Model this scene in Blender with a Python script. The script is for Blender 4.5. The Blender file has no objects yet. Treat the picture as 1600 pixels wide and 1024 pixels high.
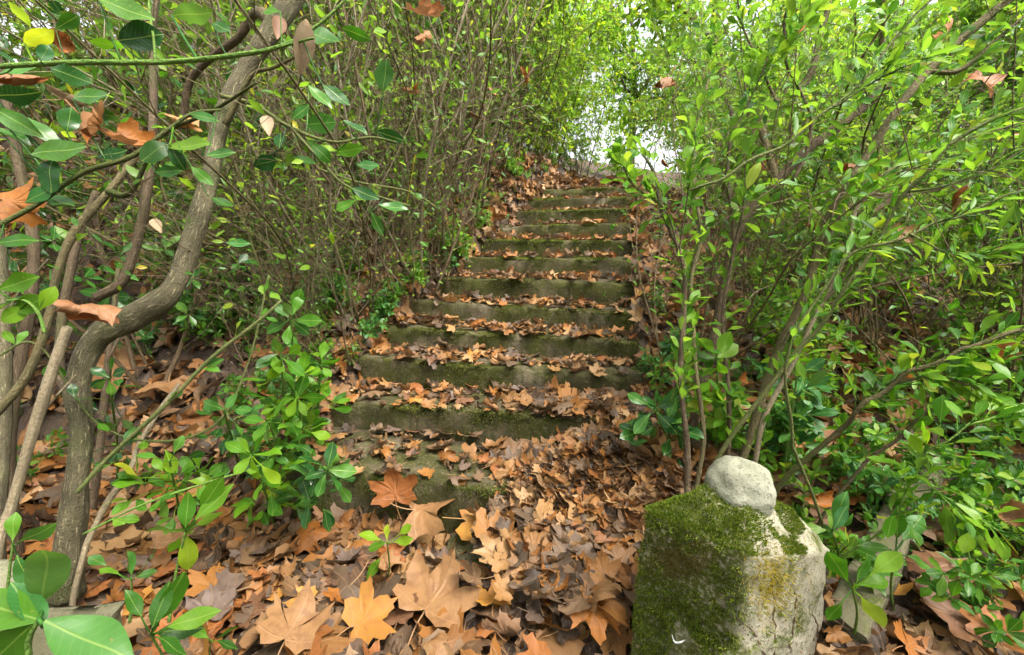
import bpy, math, random
import numpy as np
from mathutils import noise as mnoise, Vector

random.seed(11)
RNG = np.random.default_rng(11)
R = math.radians
scene = bpy.context.scene
COL = scene.collection

# ------------------------------------------------------------------ camera
F_PX, PITCH, EYE = 620.0, 0.184, 1.136
CP, SP = math.cos(PITCH), math.sin(PITCH)
cam_d = bpy.data.cameras.new('camera')
cam = bpy.data.objects.new('camera', cam_d)
COL.objects.link(cam)
cam.location = (0, 0, EYE)
cam.rotation_euler = (math.pi / 2 - PITCH, 0, 0)
cam_d.sensor_width = 36.0
cam_d.lens = F_PX / 1600 * 36.0
cam_d.clip_start, cam_d.clip_end = 0.02, 800
scene.camera = cam


def ray(px, py):
    v = (512 - py) / F_PX
    return np.array([(px - 800) / F_PX, CP + v * SP, -SP + v * CP])


def at(px, py, cd):                       # point of the place seen at a photo pixel, cd metres along the view axis
    return np.array([0, 0, EYE]) + ray(px, py) * cd


def at_y(px, py, y):
    d = ray(px, py)
    return np.array([0, 0, EYE]) + d * (y / d[1])


def to_px(P):
    P = np.asarray(P, float)
    q = P - np.array([0, 0, EYE])
    f = q[..., 1] * CP - q[..., 2] * SP
    u = q[..., 1] * SP + q[..., 2] * CP
    return np.stack([800 + F_PX * q[..., 0] / f, 512 - F_PX * u / f, f], -1)


# ------------------------------------------------------------------ object helpers
def tag(o, label=None, cat=None, group=None, kind=None):
    if label: o['label'] = label
    if cat: o['category'] = cat
    if group: o['group'] = group
    if kind: o['kind'] = kind
    return o


def empty(name, loc, label, cat, group=None):
    o = bpy.data.objects.new(name, None)
    o.empty_display_size = 0.05
    COL.objects.link(o)
    o.location = loc
    return tag(o, label, cat, group)


class MB:
    """collects vertex and face arrays and links them as ONE mesh object"""
    def __init__(self):
        self.V, self.Q, self.T, self.U, self.n = [], [], [], [], 0

    def add(self, V, Q=None, T=None, U=None):
        V = np.asarray(V, float).reshape(-1, 3)
        if U is None: U = np.zeros((len(V), 2))
        self.V.append(V); self.U.append(np.asarray(U, float).reshape(-1, 2))
        if Q is not None and len(Q): self.Q.append(np.asarray(Q, int) + self.n)
        if T is not None and len(T): self.T.append(np.asarray(T, int) + self.n)
        self.n += len(V)

    def mesh(self, name, mat, smooth=True):
        me = bpy.data.meshes.new(name)
        V = np.concatenate(self.V); U = np.concatenate(self.U)
        Q = np.concatenate(self.Q) if self.Q else np.zeros((0, 4), int)
        T = np.concatenate(self.T) if self.T else np.zeros((0, 3), int)
        loops = np.concatenate([Q.ravel(), T.ravel()]).astype(np.int32)
        starts = np.concatenate([np.arange(len(Q)) * 4, len(Q) * 4 + np.arange(len(T)) * 3]).astype(np.int32)
        me.vertices.add(len(V)); me.vertices.foreach_set('co', V.astype(np.float32).ravel())
        me.loops.add(len(loops)); me.loops.foreach_set('vertex_index', loops)
        me.polygons.add(len(starts)); me.polygons.foreach_set('loop_start', starts)
        me.update(calc_edges=True)
        me.polygons.foreach_set('use_smooth', np.full(len(starts), smooth))
        uv = me.uv_layers.new(name='UVMap')
        uv.data.foreach_set('uv', U[loops].astype(np.float32).ravel())
        me.materials.append(mat)
        return me

    def build(self, name, mat, parent=None, loc=None, smooth=True):
        o = bpy.data.objects.new(name, self.mesh(name, mat, smooth))
        COL.objects.link(o)
        if parent is not None: o.parent = parent
        if loc is not None: o.location = loc
        return o


def dup(root, loc, rz, sc, label, group=None, tilt=(0, 0)):
    r = root.copy(); COL.objects.link(r)
    r.location = loc; r.rotation_euler = (tilt[0], tilt[1], rz); r.scale = (sc, sc, sc)
    r['label'] = label
    if group: r['group'] = group
    for ch in root.children:
        c = ch.copy(); COL.objects.link(c); c.parent = r
        for g in ch.children:
            d = g.copy(); COL.objects.link(d); d.parent = c
    return r


def norm(a):
    a = np.asarray(a, float)
    return a / np.maximum(np.linalg.norm(a, axis=-1, keepdims=True), 1e-9)


def catmull(P, per=6):
    P = np.asarray(P, float)
    Q = np.vstack([2 * P[0] - P[1], P, 2 * P[-1] - P[-2]])
    out = []
    for i in range(1, len(Q) - 2):
        for t in np.linspace(0, 1, per, endpoint=False):
            a, b, c, d = Q[i - 1], Q[i], Q[i + 1], Q[i + 2]
            out.append(0.5 * (2 * b + (c - a) * t + (2 * a - 5 * b + 4 * c - d) * t * t + (3 * b - a - 3 * c + d) * t ** 3))
    out.append(Q[-2])
    return np.array(out)


def tube(mb, P, rad, sides=6, bump=0.0):
    P = np.asarray(P, float); n = len(P)
    rad = np.broadcast_to(np.asarray(rad, float), (n,))
    T = norm(np.gradient(P, axis=0))
    ref = np.array([1.0, 0.2, 0.1]) if abs(T[0][0]) < 0.8 else np.array([0.1, 1.0, 0.2])
    X = np.zeros((n, 3)); x = ref
    for i in range(n):
        x = x - T[i] * np.dot(x, T[i]); x = x / max(np.linalg.norm(x), 1e-9); X[i] = x
    Y = np.cross(T, X)
    a = np.linspace(0, 2 * math.pi, sides, endpoint=False)
    rr = rad[:, None] * np.ones((1, sides))
    if bump:
        ph = RNG.uniform(0, 6.28, 4)
        L = np.arange(n)[:, None]
        rr = rr * (1 + bump * (np.sin(2 * a[None] + L * .35 + ph[0]) + .6 * np.sin(3 * a[None] - L * .5 + ph[1]) + .5 * np.sin(L * .8 + ph[2])))
    V = P[:, None] + rr[..., None] * (np.cos(a)[None, :, None] * X[:, None] + np.sin(a)[None, :, None] * Y[:, None])
    i = np.arange(n - 1)[:, None]; j = np.arange(sides)[None]
    j2 = (j + 1) % sides
    Q = np.stack([i * sides + j, i * sides + j2, (i + 1) * sides + j2, (i + 1) * sides + j], -1).reshape(-1, 4)
    ln = np.concatenate([[0], np.cumsum(np.linalg.norm(np.diff(P, axis=0), axis=1))])
    U = np.stack(np.broadcast_arrays(a[None] / 6.2832 * (2 * math.pi * rad.mean()), ln[:, None]), -1)
    V = V.reshape(-1, 3); nb = len(V)
    V = np.vstack([V, P[0] - T[0] * rad[0] * .3, P[-1] + T[-1] * rad[-1] * .6])
    U = np.vstack([U.reshape(-1, 2), [0, 0], [0, ln[-1]]])
    jj = np.arange(sides); jn = (jj + 1) % sides
    T1 = np.stack([np.full(sides, nb), jn, jj], -1)
    T2 = np.stack([np.full(sides, nb + 1), (n - 1) * sides + jj, (n - 1) * sides + jn], -1)
    mb.add(V, Q, np.vstack([T1, T2]), U)


# ------------------------------------------------------------------ materials
def new_mat(name):
    m = bpy.data.materials.new(name); m.use_nodes = True
    nt = m.node_tree; nt.nodes.clear()
    return m, nt, nt.nodes, nt.links


def N(nt, t, **kw):
    n = nt.nodes.new(t)
    for k, v in kw.items():
        if k.startswith('i_'):
            key = k[2:]
            n.inputs[int(key) if key.isdigit() else key.replace('_', ' ')].default_value = v
        else: setattr(n, k, v)
    return n


def ramp(nt, stops, interp='LINEAR'):
    n = nt.nodes.new('ShaderNodeValToRGB'); r = n.color_ramp; r.interpolation = interp
    while len(r.elements) < len(stops): r.elements.new(0.5)
    for e, (p, c) in zip(r.elements, stops):
        e.position = p; e.color = (*c, 1) if len(c) == 3 else c
    return n


def math_n(nt, op, a, b=None, c=None):
    n = nt.nodes.new('ShaderNodeMath'); n.operation = op
    for i, v in enumerate((a, b, c)):
        if v is None: continue
        if isinstance(v, (int, float)): n.inputs[i].default_value = v
        else: nt.links.new(v, n.inputs[i])
    return n.outputs[0]


def mixc(nt, fac, a, b, blend='MIX'):
    n = nt.nodes.new('ShaderNodeMix'); n.data_type = 'RGBA'; n.blend_type = blend
    for i, v in ((0, fac), (6, a), (7, b)):
        if isinstance(v, (int, float)): n.inputs[i].default_value = v
        elif isinstance(v, tuple): n.inputs[i].default_value = (*v, 1)
        else: nt.links.new(v, n.inputs[i])
    return n.outputs[2]


def noise_n(nt, vec, scale, detail=4, rough=.55, dim='3D', dist=0.0):
    n = nt.nodes.new('ShaderNodeTexNoise')
    n.inputs['Scale'].default_value = scale; n.inputs['Detail'].default_value = detail
    n.inputs['Roughness'].default_value = rough; n.inputs['Distortion'].default_value = dist
    if vec is not None: nt.links.new(vec, n.inputs['Vector'])
    return n.outputs['Fac']


def step_n(nt, v, lo, hi):
    n = nt.nodes.new('ShaderNodeMapRange'); n.interpolation_type = 'SMOOTHSTEP'
    nt.links.new(v, n.inputs[0]); n.inputs[1].default_value = lo; n.inputs[2].default_value = hi
    return n.outputs[0]


def leaf_material(name, stops, trans=.35, rough=.38, rib=(.30, .42, .10), spots=.35, tcol=1.7):
    m, nt, nd, lk = new_mat(name)
    geo = N(nt, 'ShaderNodeNewGeometry'); uv = N(nt, 'ShaderNodeUVMap'); oi = N(nt, 'ShaderNodeObjectInfo')
    rnd = math_n(nt, 'FRACT', math_n(nt, 'ADD', geo.outputs['Random Per Island'], math_n(nt, 'MULTIPLY', oi.outputs['Random'], .83)))
    rp = ramp(nt, stops); lk.new(rnd, rp.inputs[0])
    sep = N(nt, 'ShaderNodeSeparateXYZ'); lk.new(uv.outputs[0], sep.inputs[0])
    d = math_n(nt, 'ABSOLUTE', math_n(nt, 'SUBTRACT', sep.outputs[0], .5))
    ribm = math_n(nt, 'SUBTRACT', 1.0, step_n(nt, d, .006, .026))
    # side veins, slanted from the midrib
    v = math_n(nt, 'PINGPONG', math_n(nt, 'SUBTRACT', sep.outputs[1], math_n(nt, 'MULTIPLY', d, .55)), .055)
    vm = math_n(nt, 'MULTIPLY', math_n(nt, 'SUBTRACT', 1.0, step_n(nt, v, .0, .014)), .10)
    comb = N(nt, 'ShaderNodeCombineXYZ'); lk.new(sep.outputs[0], comb.inputs[0]); lk.new(sep.outputs[1], comb.inputs[1])
    lk.new(math_n(nt, 'MULTIPLY', rnd, 40.0), comb.inputs[2])
    nz = noise_n(nt, comb.outputs[0], 5.0, 3)
    c = mixc(nt, math_n(nt, 'MULTIPLY', math_n(nt, 'SUBTRACT', nz, .35), spots), rp.outputs[0], tuple(x * .45 for x in stops[0][1]))
    c = mixc(nt, math_n(nt, 'MAXIMUM', math_n(nt, 'MULTIPLY', ribm, .5), vm), c, rib)
    blem = noise_n(nt, comb.outputs[0], 9.0, 1)
    c = mixc(nt, math_n(nt, 'MULTIPLY', step_n(nt, blem, .73, .76), .55), c, (.30, .22, .06))
    back = mixc(nt, .35, c, (.16, .22, .07))
    c = mixc(nt, geo.outputs['Backfacing'], c, back)
    p = N(nt, 'ShaderNodeBsdfPrincipled', i_Roughness=rough)
    p.inputs['Specular IOR Level'].default_value = .36
    lk.new(c, p.inputs['Base Color'])
    bp = N(nt, 'ShaderNodeBump', i_Strength=.25, i_Distance=.002); lk.new(math_n(nt, 'ADD', nz, ribm), bp.inputs['Height']); lk.new(bp.outputs[0], p.inputs['Normal'])
    t = N(nt, 'ShaderNodeBsdfTranslucent')
    lk.new(mixc(nt, 1.0, c, (tcol, tcol * .98, tcol * .45), 'MULTIPLY'), t.inputs['Color'])
    mx = N(nt, 'ShaderNodeMixShader', i_0=trans); lk.new(p.outputs[0], mx.inputs[1]); lk.new(t.outputs[0], mx.inputs[2])
    o = N(nt, 'ShaderNodeOutputMaterial'); lk.new(mx.outputs[0], o.inputs[0])
    return m


G_BRIGHT = leaf_material('leaf_bright', [(0, (.030, .11, .008)), (.4, (.065, .21, .010)), (.75, (.13, .30, .014)), (.96, (.22, .37, .02)), (1, (.38, .38, .03))], .5)
G_MID = leaf_material('leaf_mid', [(0, (.022, .085, .010)), (.5, (.045, .155, .012)), (.85, (.085, .23, .015)), (.98, (.14, .27, .018)), (1, (.30, .34, .03))], .42)
G_DARK = leaf_material('leaf_dark', [(0, (.010, .05, .012)), (.5, (.020, .085, .016)), (.85, (.04, .135, .02)), (1, (.08, .19, .02))], .25, rough=.22)
G_LIGHT = leaf_material('leaf_light', [(0, (.06, .17, .010)), (.4, (.13, .29, .014)), (.75, (.24, .41, .02)), (.95, (.38, .48, .03)), (1, (.60, .44, .04))], .55)
G_BLUE = leaf_material('leaf_bluish', [(0, (.025, .11, .03)), (.6, (.045, .17, .035)), (1, (.08, .23, .035))], .35, rough=.42)


def dead_leaf_material(name, c1, c2, c3, trans=.18, island=True):
    m, nt, nd, lk = new_mat(name)
    geo = N(nt, 'ShaderNodeNewGeometry'); uv = N(nt, 'ShaderNodeUVMap'); oi = N(nt, 'ShaderNodeObjectInfo')
    rnd = math_n(nt, 'FRACT', math_n(nt, 'ADD', geo.outputs['Random Per Island'], math_n(nt, 'MULTIPLY', oi.outputs['Random'], 7.31)))
    tc = N(nt, 'ShaderNodeTexCoord')
    sep = N(nt, 'ShaderNodeSeparateXYZ'); lk.new(uv.outputs[0], sep.inputs[0])
    th, rho = sep.outputs[0], sep.outputs[1]
    v = math_n(nt, 'MULTIPLY', math_n(nt, 'PINGPONG', th, .1167), math_n(nt, 'MULTIPLY', rho, 6.28))
    vein = math_n(nt, 'SUBTRACT', 1.0, step_n(nt, v, .004, .02))
    comb = N(nt, 'ShaderNodeCombineXYZ'); lk.new(math_n(nt, 'MULTIPLY', th, 3.0), comb.inputs[0]); lk.new(math_n(nt, 'MULTIPLY', rho, 2.0), comb.inputs[1]); lk.new(math_n(nt, 'MULTIPLY', rnd, 50.), comb.inputs[2])
    nz = noise_n(nt, comb.outputs[0], 3.2, 5, .65)
    fine = noise_n(nt, tc.outputs['Object'], 190., 3, .6)
    if island:
        rp = ramp(nt, c1); lk.new(rnd, rp.inputs[0]); base = rp.outputs[0]
        c = mixc(nt, math_n(nt, 'MULTIPLY', step_n(nt, nz, .45, .75), .55), base, mixc(nt, .5, base, c2))
    else:
        c = mixc(nt, rnd, c1, c2)
        c = mixc(nt, math_n(nt, 'MULTIPLY', step_n(nt, nz, .42, .72), .75), c, c3)
    c = mixc(nt, math_n(nt, 'MULTIPLY', step_n(nt, fine, .55, .72), .35), c, (.05, .025, .012))
    c = mixc(nt, math_n(nt, 'MULTIPLY', vein, .28), c, (.40, .23, .11))
    c = mixc(nt, math_n(nt, 'MULTIPLY', geo.outputs['Backfacing'], .35), c, (.31, .195, .11))
    p = N(nt, 'ShaderNodeBsdfPrincipled', i_Roughness=.55); p.inputs['Specular IOR Level'].default_value = .35
    lk.new(c, p.inputs['Base Color'])
    bp = N(nt, 'ShaderNodeBump', i_Strength=.45, i_Distance=.004)
    lk.new(math_n(nt, 'ADD', nz, math_n(nt, 'MULTIPLY', vein, .6)), bp.inputs['Height']); lk.new(bp.outputs[0], p.inputs['Normal'])
    t = N(nt, 'ShaderNodeBsdfTranslucent'); lk.new(c, t.inputs['Color'])
    mx = N(nt, 'ShaderNodeMixShader', i_0=trans); lk.new(p.outputs[0], mx.inputs[1]); lk.new(t.outputs[0], mx.inputs[2])
    o = N(nt, 'ShaderNodeOutputMaterial'); lk.new(mx.outputs[0], o.inputs[0])
    return m


D_LITTER = dead_leaf_material('dead_leaf_litter', [(0, (.030, .021, .014)), (.2, (.075, .052, .034)), (.34, (.14, .09, .055)), (.47, (.22, .115, .045)), (.60, (.30, .125, .027)), (.72, (.18, .07, .02)), (.83, (.30, .16, .055)), (.93, (.34, .21, .10)), (1, (.09, .048, .025))], (.16, .06, .02), None)
DEAD = {k: dead_leaf_material('dead_leaf_' + k.replace(' ', '_'), *c, island=False) for k, c in {
    'tan': ((.29, .155, .066), (.25, .125, .047), (.17, .08, .035), .18), 'orange': ((.37, .135, .022), (.31, .105, .017), (.22, .085, .03), .25),
    'rust': ((.31, .115, .030), (.26, .09, .024), (.16, .06, .02), .2), 'brown': ((.19, .09, .045), (.15, .07, .035), (.09, .045, .025), .15),
    'grey brown': ((.15, .10, .075), (.115, .078, .06), (.07, .05, .04), .12), 'ochre': ((.42, .21, .04), (.37, .17, .032), (.34, .13, .04), .22),
    'yellow': ((.62, .46, .08), (.60, .40, .07), (.55, .38, .12), .3), 'pale': ((.36, .26, .16), (.32, .24, .155), (.22, .15, .09), .2)}.items()}


def bark_material(name, dark, light, streak, scale=1.0, green=None):
    m, nt, nd, lk = new_mat(name)
    uv = N(nt, 'ShaderNodeUVMap'); tc = N(nt, 'ShaderNodeTexCoord'); oi = N(nt, 'ShaderNodeObjectInfo')
    mp = N(nt, 'ShaderNodeMapping'); mp.inputs['Scale'].default_value = (140 * scale, 22 * scale, 1); lk.new(uv.outputs[0], mp.inputs[0])
    n1 = noise_n(nt, mp.outputs[0], 1.0, 4, .6, dist=.6)
    n2 = noise_n(nt, tc.outputs['Object'], 9.0, 4)
    n3 = noise_n(nt, tc.outputs['Object'], 160.0, 3)
    c = mixc(nt, step_n(nt, n2, .3, .7), dark, light)
    c = mixc(nt, math_n(nt, 'MULTIPLY', step_n(nt, n3, .4, .7), .4), c, tuple(x * .5 for x in dark))
    c = mixc(nt, math_n(nt, 'MULTIPLY', step_n(nt, n1, .56, .68), .75), c, streak)
    if green: c = mixc(nt, math_n(nt, 'MULTIPLY', step_n(nt, noise_n(nt, tc.outputs['Object'], 4.0, 4), .52, .66), .55), c, green)
    p = N(nt, 'ShaderNodeBsdfPrincipled', i_Roughness=.8); p.inputs['Specular IOR Level'].default_value = .25
    lk.new(c, p.inputs['Base Color'])
    bp = N(nt, 'ShaderNodeBump', i_Strength=.9, i_Distance=.007); lk.new(math_n(nt, 'ADD', n1, n3), bp.inputs['Height']); lk.new(bp.outputs[0], p.inputs['Normal'])
    o = N(nt, 'ShaderNodeOutputMaterial'); lk.new(p.outputs[0], o.inputs[0])
    return m


BARK_TRUNK = bark_material('bark_trunk', (.062, .052, .030), (.125, .108, .062), (.34, .29, .17), 1.0, (.07, .085, .025))
BARK_BROWN = bark_material('bark_brown', (.13, .09, .052), (.21, .15, .09), (.28, .21, .125), 1.3)
BARK_DARK = bark_material('bark_dark', (.070, .048, .028), (.125, .09, .054), (.20, .15, .09), 1.3, (.06, .07, .02))
BARK_PALE = bark_material('bark_pale', (.20, .16, .10), (.31, .25, .16), (.20, .14, .08), 1.2)
BARK_GREY = bark_material('bark_grey', (.20, .16, .10), (.30, .25, .165), (.36, .31, .21), 1.3)
BARK_OLIVE = bark_material('bark_olive', (.095, .08, .036), (.155, .125, .06), (.23, .19, .10), 1.3, (.10, .13, .03))
STEM_GREEN = bark_material('stem_green', (.10, .20, .03), (.16, .27, .05), (.24, .26, .09), 1.5)
STEM_OLIVE = bark_material('stem_olive', (.085, .11, .028), (.13, .14, .045), (.19, .15, .07), 1.5)


def stone_material(name, c1, c2, speck, moss=None, moss_th=(.5, .62), sc=1.0, orient=None, bumps=.6):
    m, nt, nd, lk = new_mat(name)
    tc = N(nt, 'ShaderNodeTexCoord'); geo = N(nt, 'ShaderNodeNewGeometry'); P = tc.outputs['Object']
    n1 = noise_n(nt, P, 5.0 * sc, 6, .6); n2 = noise_n(nt, P, 55. * sc, 5, .7); n3 = noise_n(nt, P, 170. * sc, 3, .6)
    c = mixc(nt, step_n(nt, n1, .3, .72), c1, c2)
    c = mixc(nt, math_n(nt, 'MULTIPLY', step_n(nt, n2, .52, .66), .8), c, speck)
    c = mixc(nt, math_n(nt, 'MULTIPLY', step_n(nt, n3, .56, .68), .7), c, tuple(x * .6 for x in speck))
    h = math_n(nt, 'ADD', n2, math_n(nt, 'MULTIPLY', n3, .7))
    if moss:
        mf = noise_n(nt, P, 4.5 * sc, 6, .62)
        if orient is not None:
            dt = N(nt, 'ShaderNodeVectorMath', operation='DOT_PRODUCT'); lk.new(geo.outputs['Normal'], dt.inputs[0]); dt.inputs[1].default_value = orient
            mf = math_n(nt, 'ADD', mf, math_n(nt, 'MULTIPLY', dt.outputs['Value'], .22))
        mk = step_n(nt, mf, *moss_th)
        mk = math_n(nt, 'MULTIPLY', mk, step_n(nt, n2, .30, .52))
        mc = mixc(nt, n3, moss, tuple(x * .35 for x in moss))
        mc = mixc(nt, step_n(nt, noise_n(nt, P, 11. * sc, 3), .5, .7), mc, tuple(x * .45 for x in moss))
        c = mixc(nt, mk, c, mc)
    if name == 'old_concrete':
        mp = N(nt, 'ShaderNodeMapping'); mp.inputs['Scale'].default_value = (26, 26, 3.5); lk.new(P, mp.inputs[0])
        c = mixc(nt, math_n(nt, 'MULTIPLY', step_n(nt, noise_n(nt, mp.outputs[0], 1.0, 4, .65), .46, .66), .62), c, (.036, .036, .014))
        c = mixc(nt, math_n(nt, 'MULTIPLY', step_n(nt, noise_n(nt, P, 2.3, 3), .52, .68), .5), c, (.045, .034, .021))
        c = mixc(nt, math_n(nt, 'MULTIPLY', step_n(nt, noise_n(nt, P, 34., 4, .7), .60, .70), .55), c, (.24, .21, .14))
    p = N(nt, 'ShaderNodeBsdfPrincipled', i_Roughness=.88); p.inputs['Specular IOR Level'].default_value = .2
    lk.new(c, p.inputs['Base Color'])
    bp = N(nt, 'ShaderNodeBump', i_Strength=bumps, i_Distance=.008); lk.new(h, bp.inputs['Height']); lk.new(bp.outputs[0], p.inputs['Normal'])
    o = N(nt, 'ShaderNodeOutputMaterial'); lk.new(p.outputs[0], o.inputs[0])
    return m


STEP_MAT = stone_material('old_concrete', (.082, .064, .039), (.155, .127, .082), (.032, .025, .015), (.070, .078, .011), (.46, .66), 1.0, (-.1, -.5, .3), bumps=1.0)
PIER_MAT = stone_material('pale_granite', (.30, .275, .20), (.42, .39, .30), (.075, .058, .04), (.10, .12, .017), (.50, .68), 1.5, (-.75, -.5, .75))
BALL_MAT = stone_material('grey_stone', (.185, .185, .13), (.30, .30, .235), (.11, .105, .075), None, sc=.9, bumps=.35)
BLOCK_MAT = stone_material('block_granite', (.095, .088, .05), (.15, .138, .085), (.10, .09, .05), (.12, .15, .03), (.55, .7), 1.5)
ROCK_MAT = stone_material('bank_boulder', (.17, .165, .10), (.26, .25, .17), (.18, .17, .11), (.12, .15, .04), (.55, .7), .8)


def moss_material(name, stops):
    m, nt, nd, lk = new_mat(name)
    geo = N(nt, 'ShaderNodeNewGeometry'); rp = ramp(nt, stops); lk.new(geo.outputs['Random Per Island'], rp.inputs[0])
    p = N(nt, 'ShaderNodeBsdfPrincipled', i_Roughness=.7); p.inputs['Specular IOR Level'].default_value = .2
    lk.new(rp.outputs[0], p.inputs['Base Color'])
    t = N(nt, 'ShaderNodeBsdfTranslucent'); lk.new(rp.outputs[0], t.inputs[0])
    mx = N(nt, 'ShaderNodeMixShader', i_0=.3); lk.new(p.outputs[0], mx.inputs[1]); lk.new(t.outputs[0], mx.inputs[2])
    o = N(nt, 'ShaderNodeOutputMaterial'); lk.new(mx.outputs[0], o.inputs[0])
    return m


MOSS = moss_material('moss_green', [(0, (.05, .085, .008)), (.4, (.10, .16, .012)), (.75, (.17, .24, .018)), (1, (.28, .28, .04))])
MOSS_DARK = moss_material('moss_dark', [(0, (.05, .065, .01)), (.5, (.10, .125, .016)), (1, (.19, .17, .05))])


def soil_material():
    m, nt, nd, lk = new_mat('woodland_soil')
    tc = N(nt, 'ShaderNodeTexCoord'); P = tc.outputs['Object']
    n1 = noise_n(nt, P, 3.0, 6); n2 = noise_n(nt, P, 26., 6, .7)
    vo = N(nt, 'ShaderNodeTexVoronoi', i_Scale=11.0); lk.new(P, vo.inputs['Vector'])
    rp = ramp(nt, [(0, (.05, .03, .018)), (.35, (.13, .07, .035)), (.6, (.22, .10, .04)), (.85, (.30, .15, .06)), (1, (.10, .06, .04))])
    sp = N(nt, 'ShaderNodeSeparateColor'); lk.new(vo.outputs['Color'], sp.inputs[0]); lk.new(sp.outputs[0], rp.inputs[0])
    c = mixc(nt, step_n(nt, n2, .35, .75), (.035, .024, .016), mixc(nt, .6, rp.outputs[0], (.05, .03, .02)))
    c = mixc(nt, math_n(nt, 'MULTIPLY', step_n(nt, n1, .5, .65), .5), c, (.06, .045, .028))
    p = N(nt, 'ShaderNodeBsdfPrincipled', i_Roughness=.95); lk.new(c, p.inputs['Base Color'])
    bp = N(nt, 'ShaderNodeBump', i_Strength=.9, i_Distance=.03); lk.new(n2, bp.inputs['Height']); lk.new(bp.outputs[0], p.inputs['Normal'])
    o = N(nt, 'ShaderNodeOutputMaterial'); lk.new(p.outputs[0], o.inputs[0])
    return m


SOIL = soil_material()

# ------------------------------------------------------------------ lie of the land
TH, X0, Y0, TREAD, RISE, CURV = .202, .56, 1.429, .276, .15, .016
ST, CT = math.sin(TH), math.cos(TH)
NSTEP = 12


def smooth(v):
    v = np.clip(v, 0, 1); return v * v * (3 - 2 * v)


def su(x, y):                              # metres along the stairs, metres to the left of their right-hand ends
    dx, dy = x - X0, y - Y0
    s = dx * ST + dy * CT
    return s, -(dx * CT - dy * ST) + CURV * s * s


def from_su(s, u):
    q = -(u - CURV * s * s)
    return X0 + q * CT + s * ST, Y0 - q * ST + s * CT


def bank_edge(s):
    return 1.55 - .30 * np.clip(s - .9, 0, 2.4)


def lumps(x, y):
    return .022 * np.sin(x * 5.1 + 1.3 * np.sin(y * 3.3)) * np.cos(y * 4.7 + x) + .012 * np.sin(x * 11 + y * 9) + .01 * np.cos(y * 13 - x * 7)


def ground(x, y):
    x = np.asarray(x, float); y = np.asarray(y, float)
    s, u = su(x, y)
    zl = np.where(s < 3.17, np.clip(.18 + .5435 * s, 0, None), 1.90 + .10 * np.clip(s - 3.17, 0, 30))
    ub = bank_edge(s)
    heap = smooth((.85 - u) / .35)
    z = np.where(s < -.06, np.clip(.16 + .30 * s, 0, .18) * heap, zl)
    z = z - .075 * np.exp(-((s + .2) / .22) ** 2) * smooth((u - .6) / .2) * smooth((1.9 - u) / .3)
    inside = smooth(u / .06) * smooth((ub + .1 - u) / .08) * smooth((s + .05) / .1) * smooth((3.4 - s) / .2)
    z = z - .26 * inside
    e = np.clip(u - ub, 0, None)
    z = z + smooth((s - .15) / .9) * (smooth(e / .35) * .22 + .30 * np.clip(e - .2, 0, 4.0))
    z = z + smooth((s + 1.2) / 1.4) * .12 * np.clip(e - .3, 0, 3)
    d = np.clip(-u, 0, None)
    z = z - smooth(d / .15) * .14 * smooth((s - .3) / .6)
    z = z * (1 - .30 * smooth((d - .1) / 2.5)) - .05 * smooth(d / 1.2)
    far = np.hypot(x, y)
    return z + lumps(x, y) * np.clip(3 / (far + 1), .4, 1)


def gnormal(x, y, e=.06):
    zx = (ground(x + e, y) - ground(x - e, y)) / (2 * e); zy = (ground(x, y + e) - ground(x, y - e)) / (2 * e)
    return norm(np.stack([-zx, -zy, np.ones_like(zx)], -1))


def on_ground(px, py):
    d = ray(px, py)
    for t in np.arange(.3, 30, .01):
        p = np.array([0, 0, EYE]) + d * t
        if p[2] <= ground(p[0], p[1]): return p
    return p


def axis_coords(lo, hi, fine_lo, fine_hi, step):
    a = list(np.arange(fine_lo, fine_hi, step)); w = step
    b = []; v = fine_hi
    while v < hi: b.append(v); w *= 1.18; v += w
    b.append(hi); w = step; c = []; v = fine_lo - step
    while v > lo: c.append(v); w *= 1.18; v -= w
    c.append(lo)
    return np.array(c[::-1] + a + b)


gx = axis_coords(-250, 250, -4, 4.5, .06); gy = axis_coords(-250, 250, .1, 7, .06)
GX, GY = np.meshgrid(gx, gy, indexing='ij')
mb = MB()
i, j = np.meshgrid(np.arange(len(gx) - 1), np.arange(len(gy) - 1), indexing='ij')
ny = len(gy)
mb.add(np.stack([GX, GY, ground(GX, GY)], -1), np.stack([i * ny + j, (i + 1) * ny + j, (i + 1) * ny + j + 1, i * ny + j + 1], -1).reshape(-1, 4))
tag(mb.build('ground', SOIL), kind='structure')

# ------------------------------------------------------------------ the stairs
STEPS_PX = [(478, 755, 800, 722), (546, 629, 925, 650), (553, 555, 977, 590), (625, 508, 1000, 540), (650, 470, 1006, 495), (712, 434, 1009, 443),
            (735, 402, 1015, 404), (772, 374, 1005, 376), (795, 353, 998, 350), (825, 331, 990, 326), (858, 312, 985, 308), (900, 298, 985, 294)]
EDGE_L, EDGE_R = [], []
for k, (xl, yl, xr, yr) in enumerate(STEPS_PX):
    s = k * TREAD - (.10 if k == 0 else 0)
    zk = EYE - .936 + RISE * k
    rx, ry = from_su(s, 0.0)
    lx, ly = from_su(s, 1.62)
    # heights read off the photograph pull each old step a little out of true
    zr = at_y(xr, yr, ry)[2]; zl_ = at_y(xl, yl, ly)[2]
    off = float(np.clip(((zr + zl_) / 2 - zk) * .6, -.035, .035)); tilt = float(np.clip((zl_ - zr) * .4, -.02, .02))
    if k == 0: off, tilt = 0.0, 0.0
    EDGE_R.append(np.array([rx, ry, zk + off - tilt])); EDGE_L.append(np.array([lx, ly, zk + off + tilt]))
sx, sy = from_su(NSTEP * TREAD, 0.0); EDGE_R.append(np.array([sx, sy, EDGE_R[-1][2] + .1]))
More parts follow.
